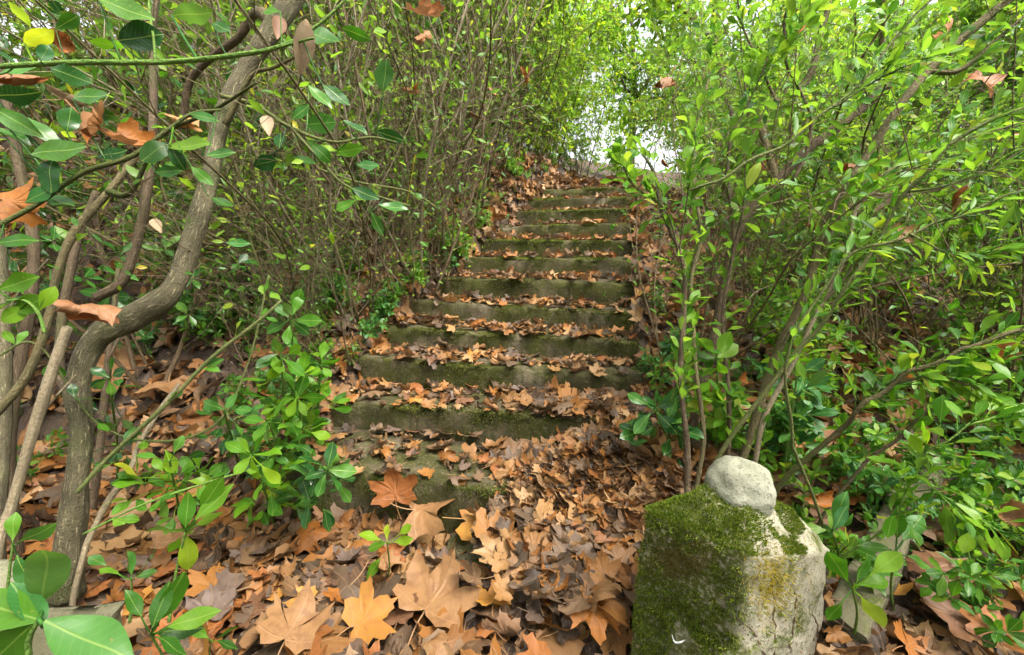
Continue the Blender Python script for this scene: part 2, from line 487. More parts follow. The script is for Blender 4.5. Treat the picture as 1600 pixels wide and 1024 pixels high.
sx, sy = from_su(NSTEP * TREAD, 1.62); EDGE_L.append(np.array([sx, sy, EDGE_L[-1][2] + .1]))

stairs = empty('garden_stairs', tuple(EDGE_R[0] * [1, 1, 0]), 'old mossy concrete garden stairs climbing through the thicket under fallen leaves', 'stairs')
inv = np.array(stairs.location)
BACK = np.array([ST, CT, 0])
for k in range(NSTEP):
    A, B = EDGE_L[k], EDGE_R[k]
    hgt = .30 if k else .34
    dep = TREAD + .10
    prof = []
    for z in np.linspace(-hgt, -.02, 8): prof.append((0.0, z))
    prof += [(.004, -.009), (.011, -.003), (.02, 0.0)]
    for d in np.linspace(.05, dep, 7): prof.append((d, 0.0))
    prof += [(dep, -hgt)]
    prof = np.array(prof); M = 64; n = len(prof)
    a = np.linspace(0, 1, M)
    base = A[None] + (B - A)[None] * a[:, None]
    V = base[:, None] + prof[None, :, :1] * BACK + prof[None, :, 1:] * np.array([0, 0, 1.0])
    V = V.reshape(-1, 3)
    for q in range(len(V)):
        p = Vector(V[q])
        nv = mnoise.noise(p * 4) * .008 + mnoise.noise(p * 11) * .012 + mnoise.noise(p * 28) * .009
        chip = max(0.0, mnoise.noise(p * 4 + Vector((9, 3, 1))) - .12) * .085
        pi = q % n
        edge = math.exp(-((pi - 9) / 1.6) ** 2)
        V[q] += -BACK * nv + BACK * chip * edge + np.array([0, 0, -chip * edge * .7 + ((mnoise.noise(p * 9) * .007 + mnoise.noise(p * 2.3 + Vector((k * 3.1, 0, 0))) * .016) if pi > 7 else 0)])
    i, j = np.meshgrid(np.arange(M - 1), np.arange(n - 1), indexing='ij')
    Q = np.stack([i * n + j, (i + 1) * n + j, (i + 1) * n + j + 1, i * n + j + 1], -1).reshape(-1, 4)
    mb = MB(); mb.add(V - inv, Q)
    for e, fl in ((0, 1), (M - 1, 0)):
        ring = np.arange(n) + e * n
        c = len(V)
        cen = V[ring].mean(0)
        Tt = np.array([[n, t, (t + 1) % n] if fl else [n, (t + 1) % n, t] for t in range(n)])
        mb.add(np.vstack([V[ring], cen]) - inv, None, Tt)
    o = mb.build('step', STEP_MAT, stairs)
    # moss growing along the nosing and down the riser
    n_ = 5200
    a_ = RNG.random(n_); dn = RNG.exponential(.035, n_)
    Pm = A + (B - A) * a_[:, None] - [0, 0, 1] * dn[:, None] - BACK * .003
    top_ = RNG.random(n_) < .35
    Pm[top_] += BACK * RNG.uniform(0, .05, top_.sum())[:, None] + np.array([0, 0, 1]) * dn[top_][:, None]
    msk = np.array([mnoise.noise(Vector(q) * 3.5 + Vector((k, 0, 0))) + .5 * mnoise.noise(Vector(q) * 11) for q in Pm]) > (-.13 if k > 5 else .0)
    Pm = Pm[msk]; m_ = len(Pm)
    Nm = np.where(top_[msk][:, None], [0, 0, 1.0], -BACK)
    Dm = norm(Nm + RNG.normal(0, .5, (m_, 3)) + [0, 0, -.1]); Xm = norm(np.cross(Dm, RNG.normal(0, 1, (m_, 3))))
    Lm = RNG.uniform(.006, .016, (m_, 1)); Wm = RNG.uniform(.0015, .003, (m_, 1))
    mm = MB(); mm.add(np.stack([Pm - Xm * Wm - Nm * .006, Pm + Xm * Wm - Nm * .006, Pm + Dm * Lm], 1).reshape(-1, 3) - inv, None, np.arange(3 * m_).reshape(-1, 3))
    mm.build('moss', MOSS if k > 5 else MOSS_DARK, o, smooth=False)


# ------------------------------------------------------------------ leaf shapes
def green_template(kind, rows=5, fold=.18, curl=.25, seed=0):
    r = np.random.default_rng(seed)
    t = np.linspace(0, 1, rows + 1)
    if kind == 'obovate': w = .245 * np.sin(math.pi * t ** 1.45) ** .8
    elif kind == 'lance': w = .145 * np.sin(math.pi * t ** .95) ** .85
    elif kind == 'round': w = .34 * np.sin(math.pi * t ** 1.1) ** .65
    else: w = .21 * np.sin(math.pi * t ** 1.05) ** .85
    w[0] = .015; w[-1] = .012
    y = t
    z = -curl * (t ** 2) * .5 + .03 * np.sin(t * 7 + seed)
    wave = .03 * np.sin(t * 9 + r.uniform(0, 6)) * (w / .2)
    Lf = np.stack([-w, y, z + fold * w + wave], -1); Md = np.stack([0 * w, y, z], -1); Rt = np.stack([w, y, z + fold * w - wave], -1)
    V = np.stack([Lf, Md, Rt], 1).reshape(-1, 3)
    U = np.stack([np.stack([.5 - w * 1.6, t], -1), np.stack([.5 + 0 * w, t], -1), np.stack([.5 + w * 1.6, t], -1)], 1).reshape(-1, 2)
    Q = []
    for i in range(rows):
        for c in (0, 1):
            a = i * 3 + c; Q.append((a, a + 1, a + 4, a + 3))
    # petiole
    return V + np.array([0, .08, 0]), np.array(Q), U


GT = {k: [green_template(k, rws, f, c, s) for s, (f, c) in enumerate(((.15, .15), (.3, .4), (.45, .25), (.1, .6), (.6, .1), (.2, -.3), (.05, .9), (.4, .55)))] for k, rws in (('obovate', 5), ('lance', 4), ('round', 5), ('ellip', 5))}
GT_HI = {k: [green_template(k, 9, f, c, s) for s, (f, c) in enumerate(((.12, .12), (.22, .3), (.35, .25), (.1, .45)))] for k in ('obovate', 'lance', 'round', 'ellip')}


def put_leaves(mb, temps, P, D, Nn, S, pick=None):
    P, D, Nn, S = np.asarray(P, float).reshape(-1, 3), norm(np.asarray(D, float).reshape(-1, 3)), np.asarray(Nn, float).reshape(-1, 3), np.asarray(S, float).ravel()
    X = norm(np.cross(D, Nn)); Z = np.cross(X, D)
    if len(P) > 30: X = X * RNG.uniform(.72, 1.2, len(P))[:, None]
    pick = RNG.integers(0, len(temps), len(P)) if pick is None else np.asarray(pick)
    for ti, T in enumerate(temps):
        m = pick == ti
        if not m.any(): continue
        V, F, U = T[0], T[1], T[2]
        W = P[m][:, None] + S[m][:, None, None] * (V[None, :, :1] * X[m][:, None] + V[None, :, 1:2] * D[m][:, None] + V[None, :, 2:] * Z[m][:, None])
        k, nv = W.shape[:2]
        off = (np.arange(k) * nv)[:, None, None]
        F = np.asarray(F)
        FF = (F[None] + off).reshape(-1, F.shape[1])
        T3 = (np.asarray(T[3])[None] + off).reshape(-1, 3) if len(T) > 3 else None
        mb.add(W.reshape(-1, 3), FF, T3, np.tile(U, (k, 1)))


HALF = [(0, 1.0), (.06, .88), (.17, .80), (.18, .70), (.24, .60), (.29, .50), (.38, .54), (.46, .57), (.53, .63), (.70, .66), (.66, .53), (.72, .41), (.64, .32), (.55, .23), (.54, .15), (.60, .08), (.68, -.08), (.50, -.12), (.36, -.22), (.21, -.17), (.08, -.12)]
HALF_LO = [(0, 1.0), (.17, .79), (.28, .50), (.47, .57), (.69, .66), (.70, .40), (.54, .17), (.65, -.08), (.36, -.20), (.08, -.10)]


def plane_template(seed, hi=True, roll=0.0):
    r = np.random.default_rng(seed)
    H = np.array(HALF if hi else HALF_LO)
    H = H * (1 + r.uniform(-.07, .07, H.shape))
    O = np.vstack([H, [0, -.03], (H * [-1, 1])[::-1][:-1] * (1 + r.uniform(-.06, .06, (len(H) - 1, 1)))])
    O[:, 0] *= r.uniform(.85, 1.08)
    n = len(O); c = np.array([0, .12])
    fr = (.34, .68, 1.0) if hi else (.55, 1.0)
    pts = [c[None]] + [c + (O - c) * f * (1 if f == 1 else 1) for f in fr]
    # pull inner rings off the deep sinuses so the lobes stay separate
    P2 = np.vstack(pts)
    nv = len(P2); rings = len(fr)
    T = np.array([[0, 1 + (i + 1) % n, 1 + i] for i in range(n)])
    Q = []
    for k in range(rings - 1):
        for i in range(n):
            a, b = 1 + k * n + i, 1 + k * n + (i + 1) % n
            Q.append((a, a + n, b + n, b))
    Q = np.array(Q)[:, ::-1]
    x, y = P2[:, 0], P2[:, 1]
    rho = np.hypot(x, y + .03); th = np.arctan2(x, y + .03)
    U = np.stack([(th / 6.28318), rho], -1)
    z = .05 * np.sin(4 * x + r.uniform(0, 6)) + .05 * np.sin(5 * y + r.uniform(0, 6))
    z += (.04 + .08 * r.random()) * rho ** 2 * np.cos(5.1 * th + r.uniform(0, 6)) + .02 * np.abs(np.sin(th * 4.3)) * rho
    z += r.uniform(-.1, .28) * rho ** 2
    z += np.concatenate([[0], r.normal(0, .012, nv - 1)])
    V = np.stack([x, y, z], -1)
    # roll the blade about a random line in its plane
    for _ in range(2):
        kk = r.uniform(.2, 1.0) * (1 if r.random() < .75 else -1) * (1 + roll * 1.6)
        a = r.uniform(0, math.pi); e = np.array([math.cos(a), math.sin(a)])
        d = V[:, :2] @ e - .12 * e[1]
        dn = np.sin(kk * d) / kk; dz = (1 - np.cos(kk * d)) / kk
        h = V[:, 2] * np.cos(kk * d); sh = -V[:, 2] * np.sin(kk * d)
        V[:, 0] += (dn - d + sh) * e[0]; V[:, 1] += (dn - d + sh) * e[1]; V[:, 2] = dz + h
    if hi:                                   # the leaf stalk
        m = 5; t = np.linspace(0, 1, m)
        bx = r.uniform(-.3, .3)
        ax = np.stack([bx * t ** 2, -.03 - .55 * t, V[nv // 2, 2] * 0 + .02 + .1 * t * r.uniform(-.5, 1)], -1)
        w = .012
        for dx, dz_ in ((-w, 0), (0, w * 1.4), (w, 0)): V = np.vstack([V, ax + [dx, 0, dz_]])
        U = np.vstack([U, np.zeros((3 * m, 2))])
        q = []
        for c0 in (0, 1):
            for i in range(m - 1):
                a = nv + c0 * m + i; q.append((a, a + m, a + m + 1, a + 1))
        Q = np.vstack([Q, q])
    return V, Q, U, T


PT_HI = [plane_template(100 + s, True, (0, .3, .6, 1.0)[s % 4]) for s in range(16)]
PT_HI += [plane_template(500 + s, True, 1.7) for s in range(6)]
PT_LO = [plane_template(300 + s, False, (0, .3, .7, 1.0)[s % 4]) for s in range(14)]
for T in PT_HI + PT_LO: T[0][:, 2] -= np.percentile(T[0][:, 2], 12)

# oval dead leaves of the shrubs
OT = []
for s in range(4):
    V, F, U = green_template('ellip', 6, (.5, .9, -.4, .2)[s], (.6, 1.0, -.7, .4)[s], s)
    OT.append((V - [0, .5, 0], F, np.stack([U[:, 0] * .05, U[:, 1] * .5], -1)))

# ------------------------------------------------------------------ fallen leaves
def rand_dirs(n):
    a = RNG.uniform(0, 2 * math.pi, n)
    return np.stack([np.cos(a), np.sin(a), np.zeros(n)], -1)


def tilted(Nn, amt):
    return norm(Nn + RNG.normal(0, 1, Nn.shape) * np.asarray(amt).reshape(-1, 1))


def on_stairs(s, u):
    return (s > -.1) & (s < NSTEP * TREAD) & (u > -.02) & (u < 1.62)


PIER_C = None


def litter_points(n, xr, yr, dens=None):
    x = RNG.uniform(*xr, n); y = RNG.uniform(*yr, n)
    s, u = su(x, y)
    k = ~on_stairs(s, u)
    if dens is not None: k &= RNG.random(n) < dens(x, y, s, u)
    x, y = x[k], y[k]
    return np.stack([x, y, ground(x, y)], -1), gnormal(x, y)


def tread_points(k, n):
    a = RNG.random(n); b = RNG.beta(1.3, 1.1, n)
    L0, R0, L1, R1 = EDGE_L[k], EDGE_R[k], EDGE_L[k + 1], EDGE_R[k + 1]
    P = L0 + (R0 - L0) * a[:, None]
    Q = L1 + (R1 - L1) * a[:, None]
    d = (Q - P) * [1, 1, 0]
    return P + d * (b[:, None] * 1.04 - .04), a, b


def patchy(x, y, s, u):                     # thin spots where the soil shows
    f = np.sin(x * 6.3 + 1.1 + 1.5 * np.sin(y * 4.1)) * np.cos(y * 7.1 - x * 2.2 + .6)
    return np.where(f > .45, .22, 1.0)


litter = MB()
# deep layer near the camera, then the bank, then the right-hand floor
for n, xr, yr, sz, hmax, sp in ((2100, (-2.3, 2.6), (.45, 2.0), .085, .03, .25), (800, (-2.0, 2.4), (.5, 1.75), .12, .05, .4), (5200, (-4.2, 0.6), (1.4, 5.0), .082, .06, .45), (2200, (.6, 4.5), (1.2, 5.0), .10, .05, .4), (700, (-1, 4), (4.3, 8), .12, .05, .4)):
    P, Nn = litter_points(n, xr, yr, patchy if yr[0] < 1 else None)
    m = len(P); P[:, 2] += RNG.random(m) ** 1.4 * hmax + .004
    Nt = tilted(Nn, RNG.random(m) * sp)
    D = rand_dirs(m); D = D - Nt * (D * Nt).sum(1, keepdims=True)
    near = np.hypot(P[:, 0], P[:, 1]) < 1.9
    for sel, T in ((near, PT_HI), (~near, PT_LO)):
        if sel.any(): put_leaves(litter, T, P[sel], D[sel], Nt[sel], sz * RNG.uniform(.55, 1.35, sel.sum()))
for k in range(NSTEP):
    n = 165 if k < 4 else (115 if k < 6 else 92)
    P, a, b = tread_points(k, n)
    P[:, 2] += .004 + RNG.random(n) ** 1.5 * (.02 + .028 * b)
    Nt = tilted(np.tile([0, 0, 1.0], (n, 1)), RNG.random(n) * .4)
    D = rand_dirs(n); D = D - Nt * (D * Nt).sum(1, keepdims=True)
    put_leaves(litter, PT_HI if k < 3 else PT_LO, P, D, Nt, RNG.uniform(.032, .085, n))
# the leaf heap that buries the right-hand ends of the two lowest steps
n = 2300
s_ = RNG.normal(.0, .24, n); u_ = RNG.normal(.16, .26, n)
k = (s_ > -.5) & (s_ < .53) & (u_ > -.45) & (u_ < .62); s_, u_ = s_[k], u_[k]; n = len(s_)
hx, hy = from_su(s_, u_)
top = np.maximum(.12 + .22 * np.exp(-((s_ - .14) / .26) ** 2 - ((u_ - .0) / .45) ** 2), 0) + .02
on = (s_ > 0) & (s_ < TREAD); top = np.where(on & (u_ > 0), np.maximum(top, EDGE_R[0][2]), top); top = np.where((s_ >= TREAD) & (u_ > 0), np.maximum(top, EDGE_R[1][2]), top)
top = np.maximum(top, np.where(u_ < 0, ground(hx, hy), 0))
P = np.stack([hx, hy, top - RNG.random(n) * .05 + .03], -1)
Nt = tilted(np.tile([.0, -.25, 1.0], (n, 1)), RNG.random(n) * .5); D = rand_dirs(n); D = D - Nt * (D * Nt).sum(1, keepdims=True)
put_leaves(litter, PT_HI[:16], P, D, Nt, RNG.uniform(.05, .115, n))
# the steep bank against the left-hand step ends, and the strip beyond the right-hand ones
n = 3600
s_ = RNG.uniform(.5, 4.6, n); right = RNG.random(n) < .3
u_ = np.where(right, -RNG.uniform(.0, .6, n), bank_edge(s_) + RNG.uniform(-.12, .75, n)); hx, hy = from_su(s_, u_)
k = right | (hx < from_su(s_, np.full(n, 1.62))[0] + 9)
Nn = gnormal(hx, hy); P = np.stack([hx, hy, ground(hx, hy) + RNG.random(n) * .05], -1)
Nt = tilted(Nn, RNG.random(n) * .5); D = rand_dirs(n); D = D - Nt * (D * Nt).sum(1, keepdims=True)
put_leaves(litter, PT_LO, P, D, Nt, RNG.uniform(.05, .11, n))
# scraps and small oval leaves
P, Nn = litter_points(2600, (-2.3, 2.6), (.45, 3.4))
m = len(P); P[:, 2] += RNG.random(m) * .035
Nt = tilted(Nn, RNG.random(m) * .5); D = rand_dirs(m); D = D - Nt * (D * Nt).sum(1, keepdims=True)
put_leaves(litter, OT, P, D, Nt, RNG.uniform(.03, .075, m))
tag(litter.build('leaf_litter', D_LITTER), 'deep litter of dry brown plane leaves over the ground and steps', 'leaf litter', kind='stuff')

# the fallen leaves that show largest: each one its own object
PT_MESH = {}


def leaf_mesh(t, col):
    if (t, col) not in PT_MESH:
        b = MB(); V, Q, U, T = PT_HI[t]; b.add(V, Q, T, U)
        PT_MESH[(t, col)] = b.mesh('plane_leaf', DEAD[col])
    return PT_MESH[(t, col)]


from mathutils import Matrix


def set_frame(o, P, D, Nn, S):
    D = norm(D); X = norm(np.cross(D, Nn)); Z = np.cross(X, D)
    M = Matrix(((X[0] * S, D[0] * S, Z[0] * S, P[0]), (X[1] * S, D[1] * S, Z[1] * S, P[1]), (X[2] * S, D[2] * S, Z[2] * S, P[2]), (0, 0, 0, 1)))
    o.matrix_world = M


ORD = ['lowest', 'second', 'third', 'fourth', 'fifth', 'sixth', 'seventh', 'eighth', 'ninth', 'tenth', 'eleventh', 'topmost']
COLS = ['tan', 'orange', 'rust', 'brown', 'grey brown', 'ochre']
CW = np.array([.2, .14, .24, .2, .14, .08])
SHAPE = {0: 'flat', 1: 'wavy', 2: 'curled', 3: 'rolled'}
label_count = {}


def fallen(name, P, D, Nn, S, t, col, where, extra='', cat='fallen leaf', group='fallen plane leaves on the stairs and ground'):
    o = bpy.data.objects.new(name, leaf_mesh(t, col)); COL.objects.link(o)
    set_frame(o, P, D, Nn, S)
    size = 'small' if S < .085 else ('large' if S > .12 else 'middling')
    lab = f'{size} {extra}{col} plane leaf, {SHAPE[t % 4]}, {where}'
    label_count[lab] = label_count.get(lab, 0) + 1
    tag(o, lab, cat, group)
    return o


def thirds(a):
    return 'near its left end' if a < .33 else ('in its middle' if a < .67 else 'near its right end')


def place_name(x, y):
    p = to_px([x, y, ground(x, y)])
    col = ('far left', 'left of centre', 'at centre', 'right of centre', 'far right')[int(np.clip(p[0] // 320, 0, 4))]
    row = 'at the bottom edge' if p[1] > 940 else ('below the lowest step' if p[1] > 800 else 'beside the stairs')
    return f'on bare ground {col}, {row}'


cand = []
P, Nn = litter_points(420, (-1.7, 1.5), (.62, 1.75), patchy)
m = len(P)
P[:, 2] += .03 + RNG.random(m) * .045
for q in range(m):
    px = to_px(P[q])
    if px[0] < -20 or px[0] > 1620 or px[1] > 1060: continue
    cand.append((px[2], P[q], Nn[q], place_name(P[q][0], P[q][1]), RNG.uniform(.058, .108)))
cand.sort(key=lambda c: c[0])
cand = cand[:165]
for k in range(0, 9):
    n = (16, 16, 14, 12, 12, 9, 7, 5, 4)[k]
    P, a, b = tread_points(k, n)
    for q in range(n):
        cand.append((0, P[q] + [0, 0, .012 + .02 * b[q]], np.array([0, 0, 1.0]), f'lying on the {ORD[k]} step {thirds(a[q])}', RNG.uniform(.06, .11) * (1 if k < 3 else .8)))
for c in cand:
    Nt = tilted(c[2][None], [RNG.random() * .45])[0]
    D = rand_dirs(1)[0]; D = D - Nt * np.dot(D, Nt)
    fallen('fallen_leaf', c[1], D, Nt, c[4], int(RNG.integers(0, 16)), COLS[RNG.choice(6, p=CW)], c[3])

# fallen leaves one can pick out in the photograph: pixel, size in pixels, direction of the tip, colour, template, extra word, place
PICK = [(665, 955, 125, 75, 'tan', 0, 'broad ', 'centre front of the bare ground, biggest of all'), (556, 978, 85, 55, 'ochre', 4, 'bright ', 'left of the biggest fallen leaf'),
        (446, 1000, 105, 80, 'tan', 8, 'broad ', 'at the bottom edge, third big leaf along'), (650, 800, 95, 15, 'tan', 1, '', 'leaning on the foot of the lowest step'),
        (730, 815, 80, 0, 'ochre', 12, '', 'pointing right below the lowest step'), (618, 778, 70, 95, 'rust', 2, 'upright ', 'against the riser of the lowest step'),
        (905, 815, 78, -100, 'rust', 5, '', 'midway between lowest step and mossy pier'), (962, 760, 66, 80, 'ochre', 1, '', 'just behind the mossy pier, on the leaf heap'),
        (885, 912, 78, -120, 'orange', 2, '', 'on bare ground beside the mossy pier'), (930, 945, 66, -90, 'orange', 6, 'hanging ', 'touching the flank of the mossy pier'),
        (940, 700, 64, 30, 'rust', 9, '', 'on the heap at the end of the second step'), (990, 648, 54, 120, 'tan', 0, '', 'below the corner of the third step'),
        (815, 762, 56, 100, 'brown', 4, '', 'where the lowest step disappears in leaves'), (868, 752, 84, 160, 'rust', 2, 'doubled ', 'in the heap over the lowest step end'),
        (245, 850, 66, 40, 'tan', 8, '', 'beside the foot of the crooked trunk'), (345, 838, 60, 0, 'tan', 5, '', 'between crooked trunk and lowest step'),
        (265, 602, 80, -80, 'tan', 1, 'drooping ', 'behind the bend of the crooked trunk'), (190, 588, 95, 170, 'tan', 9, 'torn ', 'behind the crooked trunk, leftmost big one'),
        (360, 930, 70, 200, 'grey brown', 6, '', 'in the grey patch left of the bare ground'), (325, 965, 64, 90, 'grey brown', 2, '', 'in the grey patch, nearest the stone block'),
        (470, 840, 60, 30, 'orange', 5, '', 'left of the leafy seedling'), (250, 780, 60, 60, 'rust', 1, '', 'right behind the crooked trunk foot'),
        (1450, 900, 80, 30, 'brown', 5, '', 'beside the stone kerb'), (1500, 960, 85, 160, 'brown', 9, '', 'beyond the stone kerb, lowest one'), (1560, 1000, 70, 90, 'rust', 4, '', 'in the bottom right corner')]
for px, py, sz, ang, col, t, ex, where in PICK:
    g = on_ground(px, py); cd = to_px(g)[2]; g = g - ray(px, py) * .095; cd -= .095
    S = sz / 1.2 * cd / F_PX
    nn = norm(np.array([0, 0, 1.0]) + -.5 * norm(ray(px, py)))
    if ex == 'upright ': nn = norm(np.array([.1, -1, .3]))
    a = R(ang)
    tgt = at(px + 30 * math.cos(a), py - 30 * math.sin(a), cd); D = tgt - g; D = D - nn * np.dot(D, nn)
    fallen('fallen_leaf', g, norm(D), nn, S, t, col, where, ex)

# a few fresher leaves among the litter
for px, py, ln, ang, col, lab in ((572, 908, 36, 60, G_LIGHT, 'small yellow oval leaf fallen beside the leafy seedling'), (680, 895, 34, 110, DEAD['pale'], 'cream oval dead leaf standing above the biggest fallen leaf'),
                                  (820, 942, 28, 20, G_LIGHT, 'small pale green leaf fallen on the bare ground near the pier'), (626, 936, 26, 0, G_MID, 'little green leaf fallen below the seedling stem')):
    g = on_ground(px, py) - ray(px, py) * .05; cd = to_px(g)[2]
    a = R(ang); D = at(px + 30 * math.cos(a), py - 30 * math.sin(a), cd) - g
    b = MB(); put_leaves(b, GT_HI['ellip'], [g], [D], [norm(-ray(px, py) + np.array([0, 0, 1]))], [ln * cd / F_PX], [1])
    tag(b.build('fallen_oval_leaf', col), lab, 'fallen leaf')

# fallen twigs
for k_, (pts, r_, lab) in enumerate(((((570, 905), (640, 895), (740, 890), (850, 880)), .004, 'long brown twig lying across the bare ground'), (((240, 880), (330, 860), (420, 800)), .003, 'thin twig lying left of the lowest step'),
                            (((545, 660), (640, 690), (760, 705)), .003, 'thin twig lying on the lowest tread'), (((700, 640), (770, 600), (800, 570)), .0025, 'dry stalk leaning on the second riser'),
                            (((610, 960), (660, 945), (700, 948)), .006, 'short stick under the biggest fallen leaf'))):
    P = np.array([on_ground(*q) - ray(*q) * (.07 if k_ in (2, 3) else .05) for q in pts])
    b = MB(); tube(b, catmull(P, 6) + RNG.normal(0, .002, (len(catmull(P, 6)), 3)), r_, 5)
    tag(b.build('fallen_twig', BARK_BROWN), lab, 'twig')


# ------------------------------------------------------------------ stones
def fbm(p, sc):
    p = Vector(p) * sc
    return mnoise.noise(p) + .5 * mnoise.noise(p * 2.1) + .25 * mnoise.noise(p * 4.3)


A = at(1172, 872, .84); B = at(1000, 800, 1.0); C = at(1305, 862, 1.03)
A2, B2, C2 = A[:2], B[:2], C[:2]; D2 = B2 + C2 - A2
cen = (A2 + D2) / 2
zb = float(ground(*A2)) - .12
corners = [A2, C2, D2, B2]; zsh = [A[2], C[2], (B[2] + C[2]) / 2 + .02, B[2]]
ring, rz = [], []
NS = 22
for q in range(4):
    for t in np.linspace(0, 1, NS, endpoint=False):
        ring.append(corners[q] * (1 - t) + corners[(q + 1) % 4] * t); rz.append(zsh[q] * (1 - t) + zsh[(q + 1) % 4] * t)
ring, rz = np.array(ring), np.array(rz)
for _ in range(4):
    ring = .5 * ring + .25 * (np.roll(ring, 1, 0) + np.roll(ring, -1, 0)); rz = .5 * rz + .25 * (np.roll(rz, 1) + np.roll(rz, -1))
apex_z = next(z for z in np.arange(.2, 1.2, .002) if to_px([*cen, z])[1] < 744)
CDC = float(to_px([*cen, apex_z])[2])
rows = []
for h in np.linspace(0, 1, 46):
    w = 1.05 - .05 * h
    rows.append(np.column_stack([cen + (ring - cen) * w, zb + (rz - zb) * h]))
for h in np.linspace(.05, 1, 20):
    f = 1 - .93 * h
    zz = rz + (apex_z - rz) * (h ** 1.05)
    rows.append(np.column_stack([cen + (ring - cen) * f, zz]))
V = np.array(rows); nr, ns = V.shape[:2]; V = V.reshape(-1, 3)
c3 = np.array([*cen, (zb + apex_z) / 2])
for q in range(len(V)):
    d = norm((V[q] - c3) * [1, 1, .3])
    V[q] += d * (fbm(V[q], 6) * .011 + fbm(V[q] + 5, 20) * .005)
i, j = np.meshgrid(np.arange(nr - 1), np.arange(ns), indexing='ij'); j2 = (j + 1) % ns
Q = np.stack([i * ns + j, i * ns + j2, (i + 1) * ns + j2, (i + 1) * ns + j], -1).reshape(-1, 4)
pier = empty('stone_pier', (cen[0], cen[1], zb), 'squat pale granite pier with mossy top and flank beside the fallen leaves', 'stone pier')
pv = np.array(pier.location)
mb = MB(); mb.add(V - pv, Q)
capc = len(V)
mb.add(np.vstack([V[-ns:], V[-ns:].mean(0)]) - pv, None, [[t, (t + 1) % ns, ns] for t in range(ns)])
mb.build('block', PIER_MAT, pier)
# moss cushions: little blades over the cap and the shaded flank
VQ = V[Q]; fc = VQ.mean(1); fn = np.cross(VQ[:, 2] - VQ[:, 0], VQ[:, 3] - VQ[:, 1]); ar = np.linalg.norm(fn, axis=1) / 2; fn = norm(fn)
if np.mean((fn * (fc - c3)).sum(1)) < 0: fn = -fn


def blades(mb, P, Nn, ln, wd):
    n = len(P)
    D = norm(Nn + RNG.normal(0, .55, (n, 3)) + [0, 0, .25]); X = norm(np.cross(D, RNG.normal(0, 1, (n, 3))))
    L = ln * RNG.uniform(.5, 1.3, n)[:, None]; W = wd * RNG.uniform(.6, 1.3, n)[:, None]
    tip = P + D * L + Nn * L * .15
    V = np.stack([P - X * W - Nn * .002, P + X * W - Nn * .002, tip], 1).reshape(-1, 3)
    mb.add(V, None, np.arange(3 * n).reshape(-1, 3))


def scatter_faces(n, prob):
    w = ar * prob; idx = RNG.choice(len(fc), n, p=w / w.sum())
    a, b = RNG.random((2, n, 1)); q = VQ[idx]
    return (q[:, 0] * (1 - a) + q[:, 1] * a) * (1 - b) + (q[:, 3] * (1 - a) + q[:, 2] * a) * b, fn[idx]


nzv = np.array([fbm(p, 7) for p in fc]); nz2 = np.array([fbm(p + 3, 16) for p in fc])
left = norm(np.append(B2 - cen, 0)); sidn = fn @ norm(np.append((A2 + B2) / 2 - cen, 0))
pp = to_px(fc)
cap = np.clip(fn[:, 2] * 1.6 - .1, 0, 1) * (pp[:, 0] < 1235 + 60 * nzv)
face = np.clip(sidn, 0, 1)
topm = cap * np.clip(nzv + .75, 0, 1) + face * (fn[:, 2] < .6) * np.clip((nzv + .6 * nz2 + .22 - .0) * 1.6, 0, 1) * .35 * (pp[:, 0] < 1165 + 60 * nz2)
P, Nn = scatter_faces(36000, topm)
lm = np.array([max(0, fbm(q, 26) + .35) for q in P])[:, None]
mb = MB(); blades(mb, P + Nn * lm * .007 - pv, Nn, .0065, .0014); mb.build('moss', MOSS, pier, smooth=False)
lowm = face * (fn[:, 2] < .5) * np.clip((nzv + nz2 * .9 - .08) * 3.0, 0, 1) * (pp[:, 0] < 1165 + 60 * nz2)
P, Nn = scatter_faces(14000, lowm)
mb = MB(); blades(mb, P - pv, Nn, .0045, .0013); mb.build('moss', MOSS_DARK, pier, smooth=False)
# rusty yellow moss running down the corner
pc = to_px(fc); ym = np.exp(-((pc[:, 0] - 1205) / 32) ** 2 - ((pc[:, 1] - 905) / 42) ** 2) * (fn @ norm(ray(1200, 900)) < 0)
P, Nn = scatter_faces(1800, ym + 1e-9)
mb = MB(); blades(mb, P - pv, Nn, .008, .0015); tag(mb.build('moss', moss_material('moss_yellow', [(0, (.22, .17, .02)), (.6, (.38, .29, .03)), (1, (.25, .26, .03))]), pier, smooth=False), 'yellow moss patch on the corner')
ym = np.exp(-((pc[:, 0] - 1062) / 36) ** 2 - ((pc[:, 1] - 872) / 22) ** 2) * (fn @ norm(ray(1060, 870)) < 0)
P, Nn = scatter_faces(2600, ym + 1e-9)
mb = MB(); blades(mb, P - pv, Nn, .007, .0015); tag(mb.build('moss', moss_material('moss_brown', [(0, (.10, .075, .02)), (.6, (.22, .16, .05)), (1, (.16, .16, .03))]), pier, smooth=False), 'dry brown moss patch on the flank')
# cracks (dry rootlets) on the pale face
for q, pts in enumerate((((1150, 965), (1180, 990), (1195, 1022)), ((1243, 925), (1240, 970), (1234, 1020)), ((1270, 960), (1278, 985), (1273, 1010)), ((1206, 900), (1210, 960), (1208, 1030)))):
    P = []
    for q2 in catmull(np.array(pts, float), 8):
        d = pp[:, :2] - q2; m = np.argmin((d ** 2).sum(1) + 1e6 * ((fn @ ray(*q2)) > -.1))
        P.append(fc[m] * .5 + at(q2[0], q2[1], pp[m, 2]) * .5)
    P = np.array(P) - pv
    b = MB(); tube(b, P + RNG.normal(0, .0012, P.shape), .0022, 5); b.build('rootlet', BARK_BROWN, pier)


